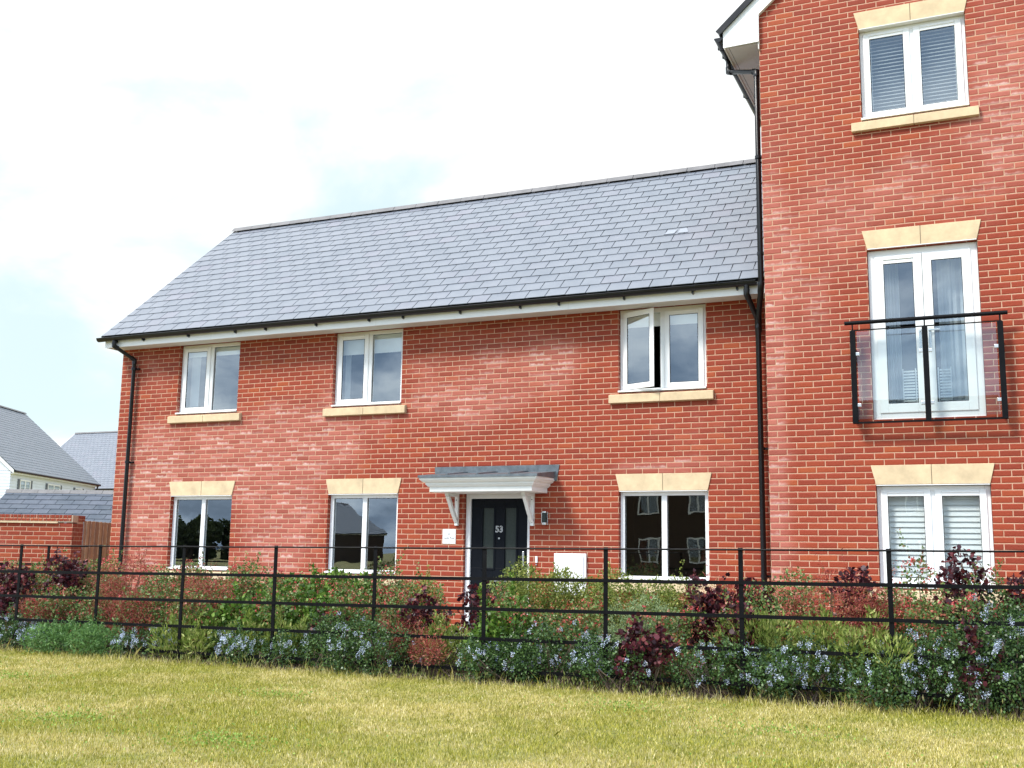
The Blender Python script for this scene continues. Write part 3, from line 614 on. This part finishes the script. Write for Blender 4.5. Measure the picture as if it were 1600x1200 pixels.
# ================================================================= BACKGROUND LEFT
# garden wall with brick-on-edge coping
th=.4158; gw=thing('garden_wall','red brick garden wall with brick on edge coping at the far left','wall',(-7.06,.0,0),th)
w_=MB(); w_.box(-6,0,0,.215,-.1,1.59); w_.box(-.2,-.001,.2155,.47,-.1,1.59); w_.obj('brick_wall',M_BRICK3,gw,uv=(0,ZL))
cp=MB(); x=-6
while x<-.03: cp.box(x+.004,x+.068,-.01,.225,1.632,1.735); x+=.072
y=.235
while y<.46: cp.box(-.21,.008,y,y+.064,1.632,1.735); y+=.072
cp.obj('coping',M_BRICK3,gw,uv=(0.05,1.60),bevel=.003); MB().box(-.2,-.004,.2155,.47,1.5905,1.732).obj('coping_mortar',mat('mortar',(.52,.38,.27),.9),gw); MB().box(-6,-.004,.0,.215,1.61,1.732).obj('coping_mortar',mat('mortar',(.52,.38,.27),.9),gw)
MB().box(-6,-.25,-.035,.25,1.592,1.618).obj('tile_creasing',M_STONE,gw)
tf=thing('timber_fence','brown vertical board timber fence between garden wall and house corner','fence',(-7.25,.45,0),math.atan2(1.25,-.58))
for i in range(15):
    bx=MB(); bx.box(i*.105,i*.105+.098,-.004-.012*(i%2),.014-.012*(i%2),.1,1.655+random.uniform(-.006,.006)); bx.obj('board',[M_TIMBER,mat('larch_pale',(.42,.28,.17),.75,var=.3,vscale=7,bump=.4,bscale=30),mat('larch_dark',(.27,.16,.10),.75,var=.3,vscale=7,bump=.4,bscale=30)][(i*7)%3],tf,bevel=.006)
# garage
ga=thing('slate_garage','low outbuilding with dark slate roof behind the garden wall','garage',(-17.69,7.84,0),math.atan2(.404,.915))
gs=MB(); gl_=3.0; ht=2.71
pit2=R(32); vdl=Vector((0,math.cos(pit2),math.sin(pit2)))
slates(gs,(0,-gl_*math.cos(pit2),ht-gl_*math.sin(pit2)),(1,0,0),vdl,9,gl_,.46,.25,.014,seed=2); gso=gs.obj('slate_roof',M_SLATE2,ga)
u_=MB(); nn2=Vector((0,-vdl.z,vdl.y)); a_=Vector((0,-gl_*math.cos(pit2),ht-gl_*math.sin(pit2)))
u_.prism([a_+Vector((.01,.02,0)),a_+Vector((8.99,.02,0)),Vector((8.99,0,ht)),Vector((.01,0,ht))],-nn2,.04); u_.prism([Vector((0,0,ht)),Vector((9,0,ht)),Vector((9,2.6,ht-1.6)),Vector((0,2.6,ht-1.6))],(0,0,-1),.04); u_.obj('roof_deck',M_UNDER,ga)
ridge(ga,(-.03,0,ht+.02),(9,0,ht+.02),r=.11,seg_len=.45)
gb=MB(); gb.box(.15,8.9,-2.3,2.3,-.1,1.25); gb.prism([(.15,-2.3,1.25),(.15,0,2.70),(.15,2.3,1.25)],(1,0,0),8.7); gb.obj('brick_wall',M_BRICK3,ga,uv=(0,ZL))

def gable_house(name,label,loc,ang,length,depth,eave,pitch,wallm,sw,gauge,clad=False,wins=(),shut=True):
    """ridge along local X; visible slope faces -Y; origin at the near front corner"""
    h=thing(name,label,'house',loc,ang); half=depth/2; pr_=math.tan(pitch)*half; slope=half/math.cos(pitch)+.35
    b=MB(); b.box(0,length,0,depth,-.2,eave); b.prism([(0,0,eave),(0,half,eave+pr_),(0,depth,eave)],(1,0,0),length); wl_=b.obj('wall',wallm,h,uv=(0,ZL) if wallm is M_BRICK3 or wallm is M_BRICK2 else None)
    v_=Vector((0,math.cos(pitch),math.sin(pitch))); o_=Vector((-.12,half,eave+pr_+.12))-v_*slope
    s=MB(); slates(s,o_,(1,0,0),v_,length+.24,slope,sw,gauge,.008,seed=4)
    v2=Vector((0,-v_.y,v_.z)); o2=Vector((-.12,half,eave+pr_+.12))-v2*slope; slates(s,o2,(1,0,0),v2,length+.24,slope,sw,gauge,.008,seed=6)
    rf=s.obj('slate_roof',M_SLATE,h)
    n_=Vector((0,-v_.z,v_.y)); u=MB(); u.prism([o_,o_+Vector((length+.24,0,0)),o_+Vector((length+.24,0,0))+v_*slope,o_+v_*slope],-n_,.05)
    n2=Vector((0,v_.z,v_.y)); u.prism([o2,o2+Vector((length+.24,0,0)),o2+Vector((length+.24,0,0))+v2*slope,o2+v2*slope],-n2,.05); u.obj('roof_deck',M_UNDER,h)
    ridge(rf,(-.14,half,eave+pr_+.15),(length+.14,half,eave+pr_+.15),r=.11)
    MB().box(-.1,length+.1,o_.y+.06,o_.y+.085,o_.z-.16,o_.z-.0).obj('fascia',M_WHITE,h); MB().box(-.1,length+.1,o_.y+.086,-.001,o_.z-.16,o_.z-.14).obj('soffit',M_WHITE,h)
    g_=MB(); g_.tube([(-.1,o_.y,o_.z-.04),(length+.12,o_.y,o_.z-.04)],.06,10); g_.tube([(length-.2,o_.y,o_.z-.1),(length-.2,o_.y+.05,o_.z-.25),(length-.2,-.05,o_.z-.5),(length-.2,-.05,.1)],.04,8); g_.obj('gutter',M_BLACK,h,smooth=True)
    bb=MB(); bb.prism([o_+Vector((-.03,.06,-.16)),o_+Vector((-.03,.06,.02)),Vector((-.15,half,eave+pr_+.14)),Vector((-.15,half,eave+pr_-.08))],(1,0,0),.03)
    bb.prism([Vector((-.15,half,eave+pr_-.08)),Vector((-.15,half,eave+pr_+.14)),o2+Vector((-.03,-.06,.02)),o2+Vector((-.03,-.06,-.16))],(1,0,0),.03); bb.obj('bargeboard',M_WHITE,h)
    if clad:
        c=MB(); z=.3
        while z<eave-.02:
            c.prism([(-.006,-.028,z),(length+.006,-.028,z),(length+.006,-.012,z+.148),(-.006,-.012,z+.148)],(0,1,0),.011)
            c.prism([(-.028,-.01,z),(-.028,depth,z),(-.012,depth,z+.148),(-.012,-.01,z+.148)],(1,0,0),.01); z+=.15
        c.obj('weatherboard',M_CLAD,h)
    for a,c_,z0,z1 in wins:
        f=MB(); frame_ring(f,a,c_,z0,z1,-.07,-.03,.07); f.box((a+c_)/2-.04,(a+c_)/2+.04,-.07,-.03,z0+.07,z1-.07); wo_=f.obj('window',M_WHITE,h); MB().quad((a+.05,-.05,z0+.05),(c_-.05,-.05,z0+.05),(c_-.05,-.05,z1-.05),(a+.05,-.05,z1-.05)).obj('pane',M_GLASS,wo_)
        if not shut: continue
        s_=MB(); s_.box(a-.22,a-.02,-.06,-.02,z0,z1); s_.box(c_+.02,c_+.22,-.06,-.02,z0,z1); s_.obj('shutter',M_LEAD,wo_)
    return h
gable_house('weatherboard_house','white weatherboarded house with pale slate roof at the far left edge','distant'and(-35.93,23.75,0),math.atan2(10.1,-4.62),11.0,9.0,4.93,R(41),M_CLAD,.34,.24,True,[(4.3,5.9,3.3,4.45),(8.0,9.0,3.3,4.45),(1.0,2.2,3.3,4.45)])
gable_house('slate_roofed_house','grey slate roofed house partly hidden behind the white weatherboarded house','h'and(-50.8,37.2,0),0,16,9.6,4.9,R(40),M_BRICK3,.34,.24,False,[])

# across the road, seen only as reflections in the glass
oh=gable_house('brick_house','red brick house across the road, mirrored in the right ground floor window','h'and(8,-40,0),math.pi,22,9,5.2,R(40),M_BRICK4,.4,.3,False,[(x_,x_+1.1,z_,z_+1.25) for x_ in (3,7,11,13.6,16.2,18.8) for z_ in (.8,3.3)],False)
oh2=gable_house('gabled_house','dark gabled house across the green, mirrored in the middle ground floor window','h'and(-47.2,-78,0),math.pi/2,10,9,2.9,R(31),M_BRICK4,.4,.3,False,[])
gable_house('low_garage_block','low garage block across the green, mirrored in the middle ground floor window','h'and(-31,-80,0),math.pi,15,5,2.3,R(22),M_BRICK4,.4,.3,False,[])

# ================================================================= ESTATE FENCE
FY=-5.3; PX=[-3.42,-2.29,-1.16,-.04,1.08,2.193,3.315,4.437,5.576,6.701,7.83,8.96]
def fz(x,z0,s): return z0+s*(x+2.29)
ef=thing('estate_fence','long black steel estate railing with flat posts and five rails along the lawn edge','fence',(0,FY,0))
for i,x in enumerate(PX):
    zt=fz(x,1.215,.006); lean=random.uniform(-.004,.004)
    p=MB(); p.prism([(x-.0185+lean,-.006,zt),(x-.0185,-.006,GZ-.05),(x+.0185,-.006,GZ-.05),(x+.0185+lean,-.006,zt)],(0,1,0),.012); p.obj('post',M_STEEL,ef,bevel=.002)
for z0,s,rnd in ((1.200,.006,1),(.921,.0085,0),(.661,.0085,0),(.411,.0075,0),(.165,.005,0)):
    r_=MB()
    for a,b in zip(PX[:-1],PX[1:]):
        za,zb_=fz(a,z0,s),fz(b,z0,s); mid=(za+zb_)/2-random.uniform(0,.004)
        if rnd: r_.tube([(a,-.012,za),((a+b)/2,-.012,mid),(b,-.012,zb_)],.0075,8,cap=False)
        else:
            for (xa,z_a),(xb,z_b) in (((a,za),((a+b)/2,mid)),(((a+b)/2,mid),(b,zb_))):
                r_.add([(xa,-.0145,z_a-.0145),(xb,-.0145,z_b-.0145),(xb,-.0145,z_b+.0145),(xa,-.0145,z_a+.0145),(xa,-.0065,z_a-.0145),(xb,-.0065,z_b-.0145),(xb,-.0065,z_b+.0145),(xa,-.0065,z_a+.0145)],[(0,1,2,3),(7,6,5,4),(3,2,6,7),(1,0,4,5)])
    r_.obj('rail',M_STEEL,ef)
e2=thing('return_fence','short black steel railing set back behind the hedge at the far left','fence',(0,-2.9,0))
for x in (-6.7,-5.6,-4.46): MB().box(x-.02,x+.02,-.006,.006,GZ,1.205).obj('post',M_STEEL,e2)
MB().tube([(-7.5,-.012,1.2),(-3.75,-.012,1.2)],.008,8).obj('rail',M_STEEL,e2)
for z in (.95,.7,.45,.2): MB().box(-7.5,-3.75,-.014,-.007,z-.013,z+.013).obj('rail',M_STEEL,e2)

# ================================================================= PLANTS
T4=np.array([[0,0],[.42,.42],[0,1],[-.42,.42]])
T6=np.array([[0,0],[.42,.28],[.40,.72],[0,1],[-.40,.72],[-.42,.28]])
TN=np.array([[0,0],[.14,.45],[0,1],[-.14,.45]])
def leaves(P,N,size,tpl,rg,upb=.3,jit=.9,fold=.18):
    n=len(P); d=N+rg.normal(0,jit,(n,3)); d[:,2]+=upb; d/=np.linalg.norm(d,axis=1,keepdims=True)+1e-9
    a=rg.normal(0,1,(n,3)); s=np.cross(d,a); s/=np.linalg.norm(s,axis=1,keepdims=True)+1e-9; nn_=np.cross(d,s)
    sz=size*rg.uniform(.6,1.3,(n,1,1)); k=len(tpl); tx=tpl[None,:,0,None]; ty=tpl[None,:,1,None]
    v=P[:,None,:]+sz*(s[:,None,:]*tx+d[:,None,:]*ty+nn_[:,None,:]*(np.abs(tx)*fold*2-ty*ty*.12)); return v.reshape(-1,3)
LM={}
def lm(k):
    if k in LM: return LM[k]
    S={'ceanothus':([(0,(.020,.042,.014)),(.6,(.045,.090,.024)),(1,(.10,.17,.045))],.38,.2),
       'escallonia':([(0,(.045,.08,.02)),(.45,(.10,.17,.04)),(.74,(.20,.26,.085)),(.84,(.34,.08,.06)),(1,(.28,.13,.07))],.45,.25),
       'bronze':([(0,(.14,.025,.022)),(.5,(.30,.06,.05)),(.8,(.38,.13,.08)),(1,(.16,.19,.05))],.5,.3),
       'cotinus':([(0,(.022,.006,.009)),(.55,(.045,.010,.016)),(.88,(.11,.018,.025)),(1,(.20,.055,.05))],.42,.25),
       'laurel':([(0,(.035,.08,.012)),(.6,(.09,.17,.025)),(1,(.18,.28,.045))],.4,.3),
       'pittosporum':([(0,(.07,.10,.016)),(.6,(.17,.21,.04)),(1,(.31,.31,.085))],.5,.3),
       'hebe':([(0,(.10,.15,.07)),(.6,(.20,.27,.12)),(1,(.34,.40,.20))],.5,.3),
       'meadow':([(0,(.09,.13,.02)),(.6,(.20,.26,.05)),(1,(.36,.36,.12))],.6,.35),
       'fern':([(0,(.05,.11,.03)),(.6,(.10,.20,.055)),(1,(.17,.28,.09))],.5,.3),
       'weed':([(0,(.09,.13,.03)),(.6,(.20,.23,.06)),(1,(.40,.33,.16))],.7,.3),
       'clover':([(0,(.12,.20,.03)),(.6,(.20,.30,.05)),(1,(.32,.40,.09))],.6,.3),
       'tree':([(0,(.05,.07,.03)),(1,(.11,.15,.06))],.6,.1)}[k]
    LM[k]=island_mat(k+'_leaf',[(p_,tuple(min(.9,x*(1.28 if k!='tree' else 1)) for x in c_)) for p_,c_ in S[0]],rough=S[1],trans=S[2]); return LM[k]
M_BLUE=island_mat('pale_blue_blossom',sl3((.40,.47,.70),(.60,.67,.86),(.84,.88,.96)),rough=.7,trans=.2)
M_RED=island_mat('coral_red_blossom',sl3((.36,.025,.035),(.55,.055,.06),(.74,.20,.19)),rough=.6,trans=.2)
M_STEM=mat('woody_stem',(.11,.075,.05),.8,var=.3,vscale=20)
SPEC={ # leaf size, template, density per m2 of surface, jitter, up bias
 'ceanothus':(.021,T4,2600,.9,.2),'escallonia':(.026,T4,2100,.9,.3),'bronze':(.028,TN,4200,1.0,.5),'cotinus':(.040,T6,1300,.9,.1),'laurel':(.045,T4,1100,.8,.5),
 'pittosporum':(.022,T4,3200,.8,.7),'hebe':(.026,TN,4200,.8,.6),'meadow':(.055,TN,1900,.5,1.3),'fern':(.040,TN,3000,.8,.5)}
def shrub(kind_,x,y,hw,h,label,group,seed):
    rg=np.random.default_rng(seed); size,tpl,dens,jit,upb=SPEC[kind_]; hw*=(.9 if kind_=='cotinus' else 1.12); h=h*(1.07 if y>-4.93 else 1.0)
    nm={'ceanothus':'ceanothus_shrub','escallonia':'escallonia_shrub','bronze':'nandina_shrub','cotinus':'smoke_bush','laurel':'laurel_shrub','pittosporum':'pittosporum_shrub','hebe':'hebe_shrub','meadow':'wild_plant','fern':'fern_leaf_plant'}[kind_]
    t_=thing(nm,label,'shrub' if kind_ not in('meadow','fern') else 'plant',(x,y-((.17 if x>1 else .10) if y<=-5.0 else 0),GZ),0,group)
    ry=.34 if kind_ not in('cotinus','bronze') else .24
    nb=13 if hw>.3 else 9; C=[];Rr=[]; low=.14 if kind_ in('cotinus','bronze') else (.06 if x>4 and kind_=='ceanothus' else .02)
    R0=min(.17,hw*.55,h*.42) if kind_ not in('cotinus',) else min(.12,hw*.6)
    nx=max(2,int(round(hw*1.75/R0))); lv=max(1,int(round((h-low)/(R0*1.5))))
    for j in range(lv):
        for i in range(nx):
            fx=(-1+2*(i+.5)/nx)*(hw-R0*.5)+rg.normal(0,.15)*R0; edge=1-.24*(abs(fx)/hw)**2
            br_=R0*rg.uniform(.8,1.18); top=(h*.95)*edge*rg.uniform(.88,1.06); zc=low+br_*.75+(top-low-br_*1.75)*(j/max(1,lv-1) if lv>1 else .6)
            if kind_=='cotinus' and rg.uniform()<.22: continue
            C.append((fx,rg.uniform(-.55,.55)*ry,max(zc,low+br_*.6))); Rr.append(br_)
    if not C: C.append((0,0,h*.5)); Rr.append(R0)
    P=[];N=[]
    for c,r_ in zip(C,Rr):
        n=int(dens*4*math.pi*r_*r_*.50); d_=rg.normal(0,1,(n,3)); d_/=np.linalg.norm(d_,axis=1,keepdims=True)
        rad=r_*np.clip(1-np.abs(rg.normal(0,.22,(n,1))),.3,1.1)*(1+.18*np.sin(d_[:,:1]*9+seed)*np.cos(d_[:,2:]*8)); P.append(np.array(c)+d_*rad*np.array([1,1,.92])); N.append(d_)
    # sprigs that break the outline
    ns=int(7+hw*26); ng=26 if kind_!='cotinus' else 9
    for i in range(ns):
        b=C[rg.integers(len(C))]; L_=rg.uniform(.08,.24)*(1.3 if kind_ in('escallonia','laurel','bronze') else .8); dd=np.array([rg.normal(0,.35),rg.normal(0,.3),1.0]); dd/=np.linalg.norm(dd)
        r0=R0*.6; s_=rg.uniform(0,1,(ng,1)); P.append(np.array(b)+dd*(r0+s_*L_)+rg.normal(0,.009,(ng,3))); N.append(np.tile(dd*.2,(ng,1))+rg.normal(0,.5,(ng,3)))
    P=np.concatenate(P);N=np.concatenate(N); k=P[:,2]>low*.6; P=P[k];N=N[k]; N[:,2]*=.8
    np_obj('foliage',leaves(P,N,size,tpl,rg,upb,jit),len(tpl),lm(kind_),t_)
    st=MB()
    for i in range(15):
        c=C[rg.integers(len(C))]; b0=(rg.uniform(-.3,.3)*hw,rg.uniform(-.08,.08),0); mid=((b0[0]+c[0])/2+rg.uniform(-.03,.03),(b0[1]+c[1])/2,c[2]*.5); st.tube([b0,mid,c],.0045 if kind_ not in('cotinus',) else .006,5,cap=False)
    st.obj('stems',M_STEM,t_)
    if kind_ in('ceanothus','escallonia'):
        n=int((40 if kind_=='ceanothus' else 70)*hw/.35*rg.uniform(.4,1.5)); foc=[rg.integers(len(C)) for _ in range(4)]
        Q=[]
        for _ in range(n):
            i=foc[rg.integers(4)] if (kind_=='ceanothus' and rg.uniform()<.5) else rg.integers(len(C)); d_=rg.normal(0,1,3); d_[1]-=.5; d_[2]+=.45; d_/=np.linalg.norm(d_); c=np.array(C[i])+d_*Rr[i]*1.04
            if c[2]<.12: continue
            m_=38 if kind_=='ceanothus' else 11; rr=.014 if kind_=='ceanothus' else .013
            e_=rg.normal(0,1,(m_,3)); e_/=np.linalg.norm(e_,axis=1,keepdims=True); st_=np.array([rg.normal(0,.3),rg.normal(0,.3),1]);
            Q.append((c+e_*rr+ (rg.uniform(-1,1,(m_,1))*st_*.016 if kind_=='ceanothus' else 0),e_))
        if Q:
            P=np.concatenate([q[0] for q in Q]);N=np.concatenate([q[1] for q in Q])
            np_obj('blossom',leaves(P,N,.0085 if kind_=='ceanothus' else .016,T4,rg,0,.5),4,M_BLUE if kind_=='ceanothus' else M_RED,t_)
    return t_
SH=[('escallonia',-3.24,-4.30,0.58,0.96),('escallonia',-2.27,-4.30,0.54,0.95),('bronze',-1.54,-4.50,0.30,1.02),('escallonia',-0.99,-4.30,0.50,0.94),('escallonia',-0.40,-4.20,0.44,0.91),('cotinus',-2.32,-4.60,0.23,1.12),('cotinus',-3.04,-4.70,0.33,0.88),('laurel',0.49,-4.20,0.50,0.83),('laurel',1.18,-4.20,0.43,0.95),('escallonia',0.99,-4.45,0.39,0.87),('escallonia',0.07,-4.20,0.44,0.96),('escallonia',1.88,-4.30,0.46,0.95),('pittosporum',1.95,-4.10,0.37,0.83),('cotinus',2.40,-4.75,0.26,0.66),('bronze',2.22,-4.85,0.22,0.52),('cotinus',2.95,-4.70,0.20,0.81),('pittosporum',3.18,-4.10,0.38,0.98),('pittosporum',3.62,-4.00,0.43,0.98),('pittosporum',4.27,-4.10,0.41,0.97),('pittosporum',4.65,-4.00,0.31,0.88),('escallonia',3.94,-4.60,0.28,0.73),('cotinus',5.12,-4.70,0.24,0.91),('bronze',5.17,-4.40,0.30,0.90),('cotinus',5.46,-4.40,0.21,0.91),('escallonia',5.73,-4.30,0.36,0.97),('bronze',6.17,-4.50,0.30,0.95),('cotinus',6.39,-4.40,0.20,1.07),('bronze',6.49,-4.70,0.26,0.95),('escallonia',6.82,-4.50,0.27,1.04),('cotinus',7.19,-4.60,0.20,1.14),('escallonia',7.37,-4.40,0.21,0.98),('ceanothus',7.55,-4.70,0.27,0.91),('cotinus',7.59,-4.50,0.11,1.00),
('bronze',-2.43,-4.80,0.39,0.56),('escallonia',-2.00,-4.80,0.48,0.68),('bronze',-1.17,-4.80,0.40,0.66),('escallonia',-0.81,-4.75,0.40,0.67),('escallonia',-0.25,-4.80,0.34,0.72),('bronze',-0.17,-4.75,0.32,0.82),('laurel',0.33,-4.80,0.32,0.60),('escallonia',0.65,-4.80,0.33,0.68),('laurel',1.04,-4.70,0.43,0.69),('escallonia',1.80,-4.75,0.40,0.80),('meadow',0.83,-4.95,0.43,0.47),('escallonia',3.36,-4.80,0.33,0.75),('laurel',3.35,-4.85,0.26,0.70),('meadow',2.68,-4.90,0.30,0.45),('hebe',4.58,-4.80,0.32,0.73),('escallonia',4.90,-4.90,0.25,0.69),('meadow',5.60,-4.90,0.29,0.71),('escallonia',5.52,-4.75,0.22,0.81),('meadow',6.17,-4.95,0.27,0.68),('escallonia',7.08,-4.80,0.28,0.85),('meadow',6.57,-5.00,0.21,0.67),
('ceanothus',-2.60,-5.05,0.44,0.42),('ceanothus',-1.97,-5.10,0.36,0.29),('fern',-1.32,-5.25,0.52,0.37),('ceanothus',-0.42,-5.10,0.35,0.33),('ceanothus',0.52,-5.10,0.35,0.34),('meadow',-0.00,-5.00,0.37,0.44),('ceanothus',1.10,-5.10,0.30,0.33),('ceanothus',1.72,-5.10,0.36,0.54),('ceanothus',2.27,-5.15,0.33,0.55),('cotinus',1.48,-4.95,0.22,0.50),('bronze',2.76,-5.05,0.20,0.38),('ceanothus',3.49,-5.10,0.34,0.43),('ceanothus',4.01,-5.10,0.36,0.56),('ceanothus',4.34,-5.05,0.26,0.49),('cotinus',4.80,-5.10,0.27,0.54),('ceanothus',4.56,-5.20,0.23,0.37),('cotinus',5.48,-4.95,0.18,0.75),('ceanothus',5.28,-5.10,0.27,0.43),('ceanothus',5.69,-5.10,0.28,0.49),('ceanothus',6.10,-5.10,0.29,0.54),('ceanothus',6.49,-5.15,0.26,0.46),('ceanothus',6.86,-5.10,0.28,0.57),('ceanothus',7.22,-5.10,0.28,0.74),('ceanothus',7.57,-5.10,0.26,0.82),('ceanothus',7.42,-4.95,0.24,0.92),('cotinus',7.30,-5.20,0.13,0.59),('escallonia',8.2,-4.6,.4,1.0),('ceanothus',8.3,-5.05,.4,.7)]
DESC={'ceanothus':'ceanothus with blue blossom','escallonia':'red flowered escallonia','bronze':'feathery bronze nandina','cotinus':'dark purple smoke bush','laurel':'bright green leafy shrub','pittosporum':'olive green dense shrub','hebe':'pale green hebe','meadow':'grassy wild plant','fern':'bright green feathery plant'}
ORD=['first','second','third','fourth','fifth','sixth','seventh','eighth','ninth']
VIS=PX[1:10]
def zone(x):
    k=sum(1 for p in VIS if p<x)
    if k==0: return 'left of the first fence post'
    if k>=9: return 'right of the ninth fence post'
    return 'between %s and %s fence posts'%(ORD[k-1],ORD[k])
cells={}
for s_ in SH:
    row='front' if s_[2]<=-4.93 else ('middle' if s_[2]<=-4.72 else 'back'); cells.setdefault((s_[0],row,zone(s_[1])),[]).append(s_)
for key,lst in cells.items():
    lst.sort(key=lambda q:q[1])
    for i,s_ in enumerate(lst):
        pre={1:[''],2:['left ','right '],3:['leftmost ','middle ','rightmost '],4:['leftmost ','second ','third ','rightmost '],5:['leftmost ','second ','middle ','fourth ','rightmost ']}[len(lst)][i]
        shrub(*s_,'%s%s, %s row, %s'%(pre,DESC[s_[0]],key[1],key[2]),DESC[s_[0]]+' plants in the hedge bed',int(abs(s_[1]*1000+s_[2]*77))+5)

# lawn blades: clumped, drier on the crowns of the patches
def blades(n,x0,x1,y0,y1,h0,h1,w,seed,clump=0):
    rg=np.random.default_rng(seed); P=np.stack([rg.uniform(x0,x1,n),rg.uniform(y0,y1,n)],1)
    f=np.sin(P[:,0]*1.7+np.sin(P[:,1]*2.3))*np.cos(P[:,1]*1.9+np.cos(P[:,0]*1.1))*.5+.5; f2=np.sin(P[:,0]*7.1+P[:,1]*3)*np.sin(P[:,1]*8.3-P[:,0]*2)*.5+.5
    H=rg.uniform(h0,h1,n)*(.65+.35*f+.35*f2); a=rg.uniform(0,6.283,n); ln=rg.normal(0,.30,(n,2))
    base=np.stack([P[:,0],P[:,1],np.full(n,GZ-.006)],1); sd=np.stack([np.cos(a),np.sin(a),np.zeros(n)],1)*w*rg.uniform(.6,1.4,(n,1))
    mid=base+np.stack([ln[:,0]*H*.4,ln[:,1]*H*.4,H*.6],1); tip=base+np.stack([ln[:,0]*H*1.1,ln[:,1]*H*1.1,H],1)
    return np.stack([base-sd,base+sd,mid+sd*.7,tip,mid-sd*.7],1).reshape(-1,3)
M_GRASS=island_mat('lawn_grass',[(0,(.14,.155,.012)),(.35,(.34,.335,.035)),(.75,(.55,.50,.085)),(.92,(.74,.65,.22)),(1,(.95,.86,.47))],rough=.6,trans=.3,nscale=.9,alt=[(0,(.24,.22,.03)),(.4,(.52,.46,.11)),(.8,(.80,.68,.28)),(1,(.98,.88,.55))])
G=[blades(260000,-4,9.2,-8.2,-5.46,.010,.029,.0022,1),blades(200000,.5,9.2,-11.2,-8.2,.010,.030,.0019,2),blades(7000,-4,9.2,-5.70,-5.40,.03,.07,.002,3),blades(900,-4,9.2,-5.6,-5.25,.06,.16,.0018,6),blades(2000,-4,9.2,-11,-5.5,.04,.075,.0016,4)]
kind(np_obj('lawn_grass',np.concatenate(G),5,M_GRASS),'stuff')
# broad-leaved patches in the turf
rg=np.random.default_rng(5); P=[]
for cx,cy,r_,n in [(a_,b_,c_,int(d_*.45)) for a_,b_,c_,d_ in ((-.3,-7.2,.35,900),(1.9,-8.6,.35,1100),(3.3,-8.8,.3,1000),(6.9,-8.2,.35,1100),(4.9,-6.3,.3,700),(-1.8,-6.4,.3,600),(6.1,-6.9,.3,600),(2.4,-7.0,.25,500))]:
    q=rg.normal(0,1,(n,2))*r_*np.array([1.1,.7])*(.4+rg.uniform(0,1.3,(n,1))**2); P.append(np.stack([cx+q[:,0],cy+q[:,1],GZ+rg.uniform(.012,.04,n)],1))
P=np.concatenate(P); kind(np_obj('clover_patches',leaves(P,np.tile([0,0,.6],(len(P),1)),.013,T6,rg,.2,.8),6,lm('clover')),'stuff')
n_=2600; xw=rg.uniform(-3.5,8.6,n_); k_=(np.sin(xw*3.1)+np.sin(xw*7.7+1))>-.2; xw=xw[k_]; n_=len(xw); P=np.stack([xw,-5.38+rg.normal(0,.06,n_),GZ+np.abs(rg.normal(0,.05,n_))],1)
kind(np_obj('edge_weeds',leaves(P,np.tile([0,0,1.],(len(P),1)),.038,TN,rg,.8,.5),4,lm('weed')),'stuff')
# bark litter under the hedge
P=np.stack([rg.uniform(-3.5,8.6,9000),rg.uniform(-5.52,-4.6,9000),np.full(9000,GZ+.006)],1)
kind(np_obj('leaf_litter',leaves(P,np.tile([0,0,.0],(len(P),1)),.022,T4,rg,.0,.8),4,island_mat('dry_litter',sl3((.06,.035,.02),(.16,.10,.06),(.34,.26,.17)),rough=.9)),'stuff')

# tree belt behind the viewer, mirrored in the left ground floor window
def tree(x,y,h,seed,label):
    rg=np.random.default_rng(seed); t_=thing('broadleaf_tree',label,'tree',(x,y,GZ),0,'trees across the green'); tk=MB(); tk.tube([(0,0,0),(.1,0,h*.3),(0,.1,h*.7)],.22,8)
    for i in range(6): a=rg.uniform(0,6.28); tk.tube([(0,0,h*(.25+.07*i)),(math.cos(a)*h*.2,math.sin(a)*h*.2,h*(.45+.07*i))],.07,6)
    tk.obj('trunk',M_STEM,t_); P=[];N=[]
    for i in range(24):
        c=np.array([rg.normal(0,.34)*h,rg.normal(0,.2)*h,h*rg.uniform(.12,.84)]); r_=h*rg.uniform(.12,.2); d_=rg.normal(0,1,(240,3)); d_/=np.linalg.norm(d_,axis=1,keepdims=True); P.append(c+d_*r_*rg.uniform(.6,1.1,(240,1))); N.append(d_)
    np_obj('crown',leaves(np.concatenate(P),np.concatenate(N),.42,T4,rg,.1,.8),4,lm('tree'),t_)
for i,(x,h) in enumerate(((-76,5.2),(-80.5,4.7),(-85,5.4),(-90,4.9),(-95,5.5),(-71,4.6),(-66,4.4))):
    tree(x,-84-(i%3)*1.5,h,40+i,'%s broadleaf tree of the belt across the green, mirrored in the left window'%['first','second','third','fourth','fifth','sixth','seventh'][i])
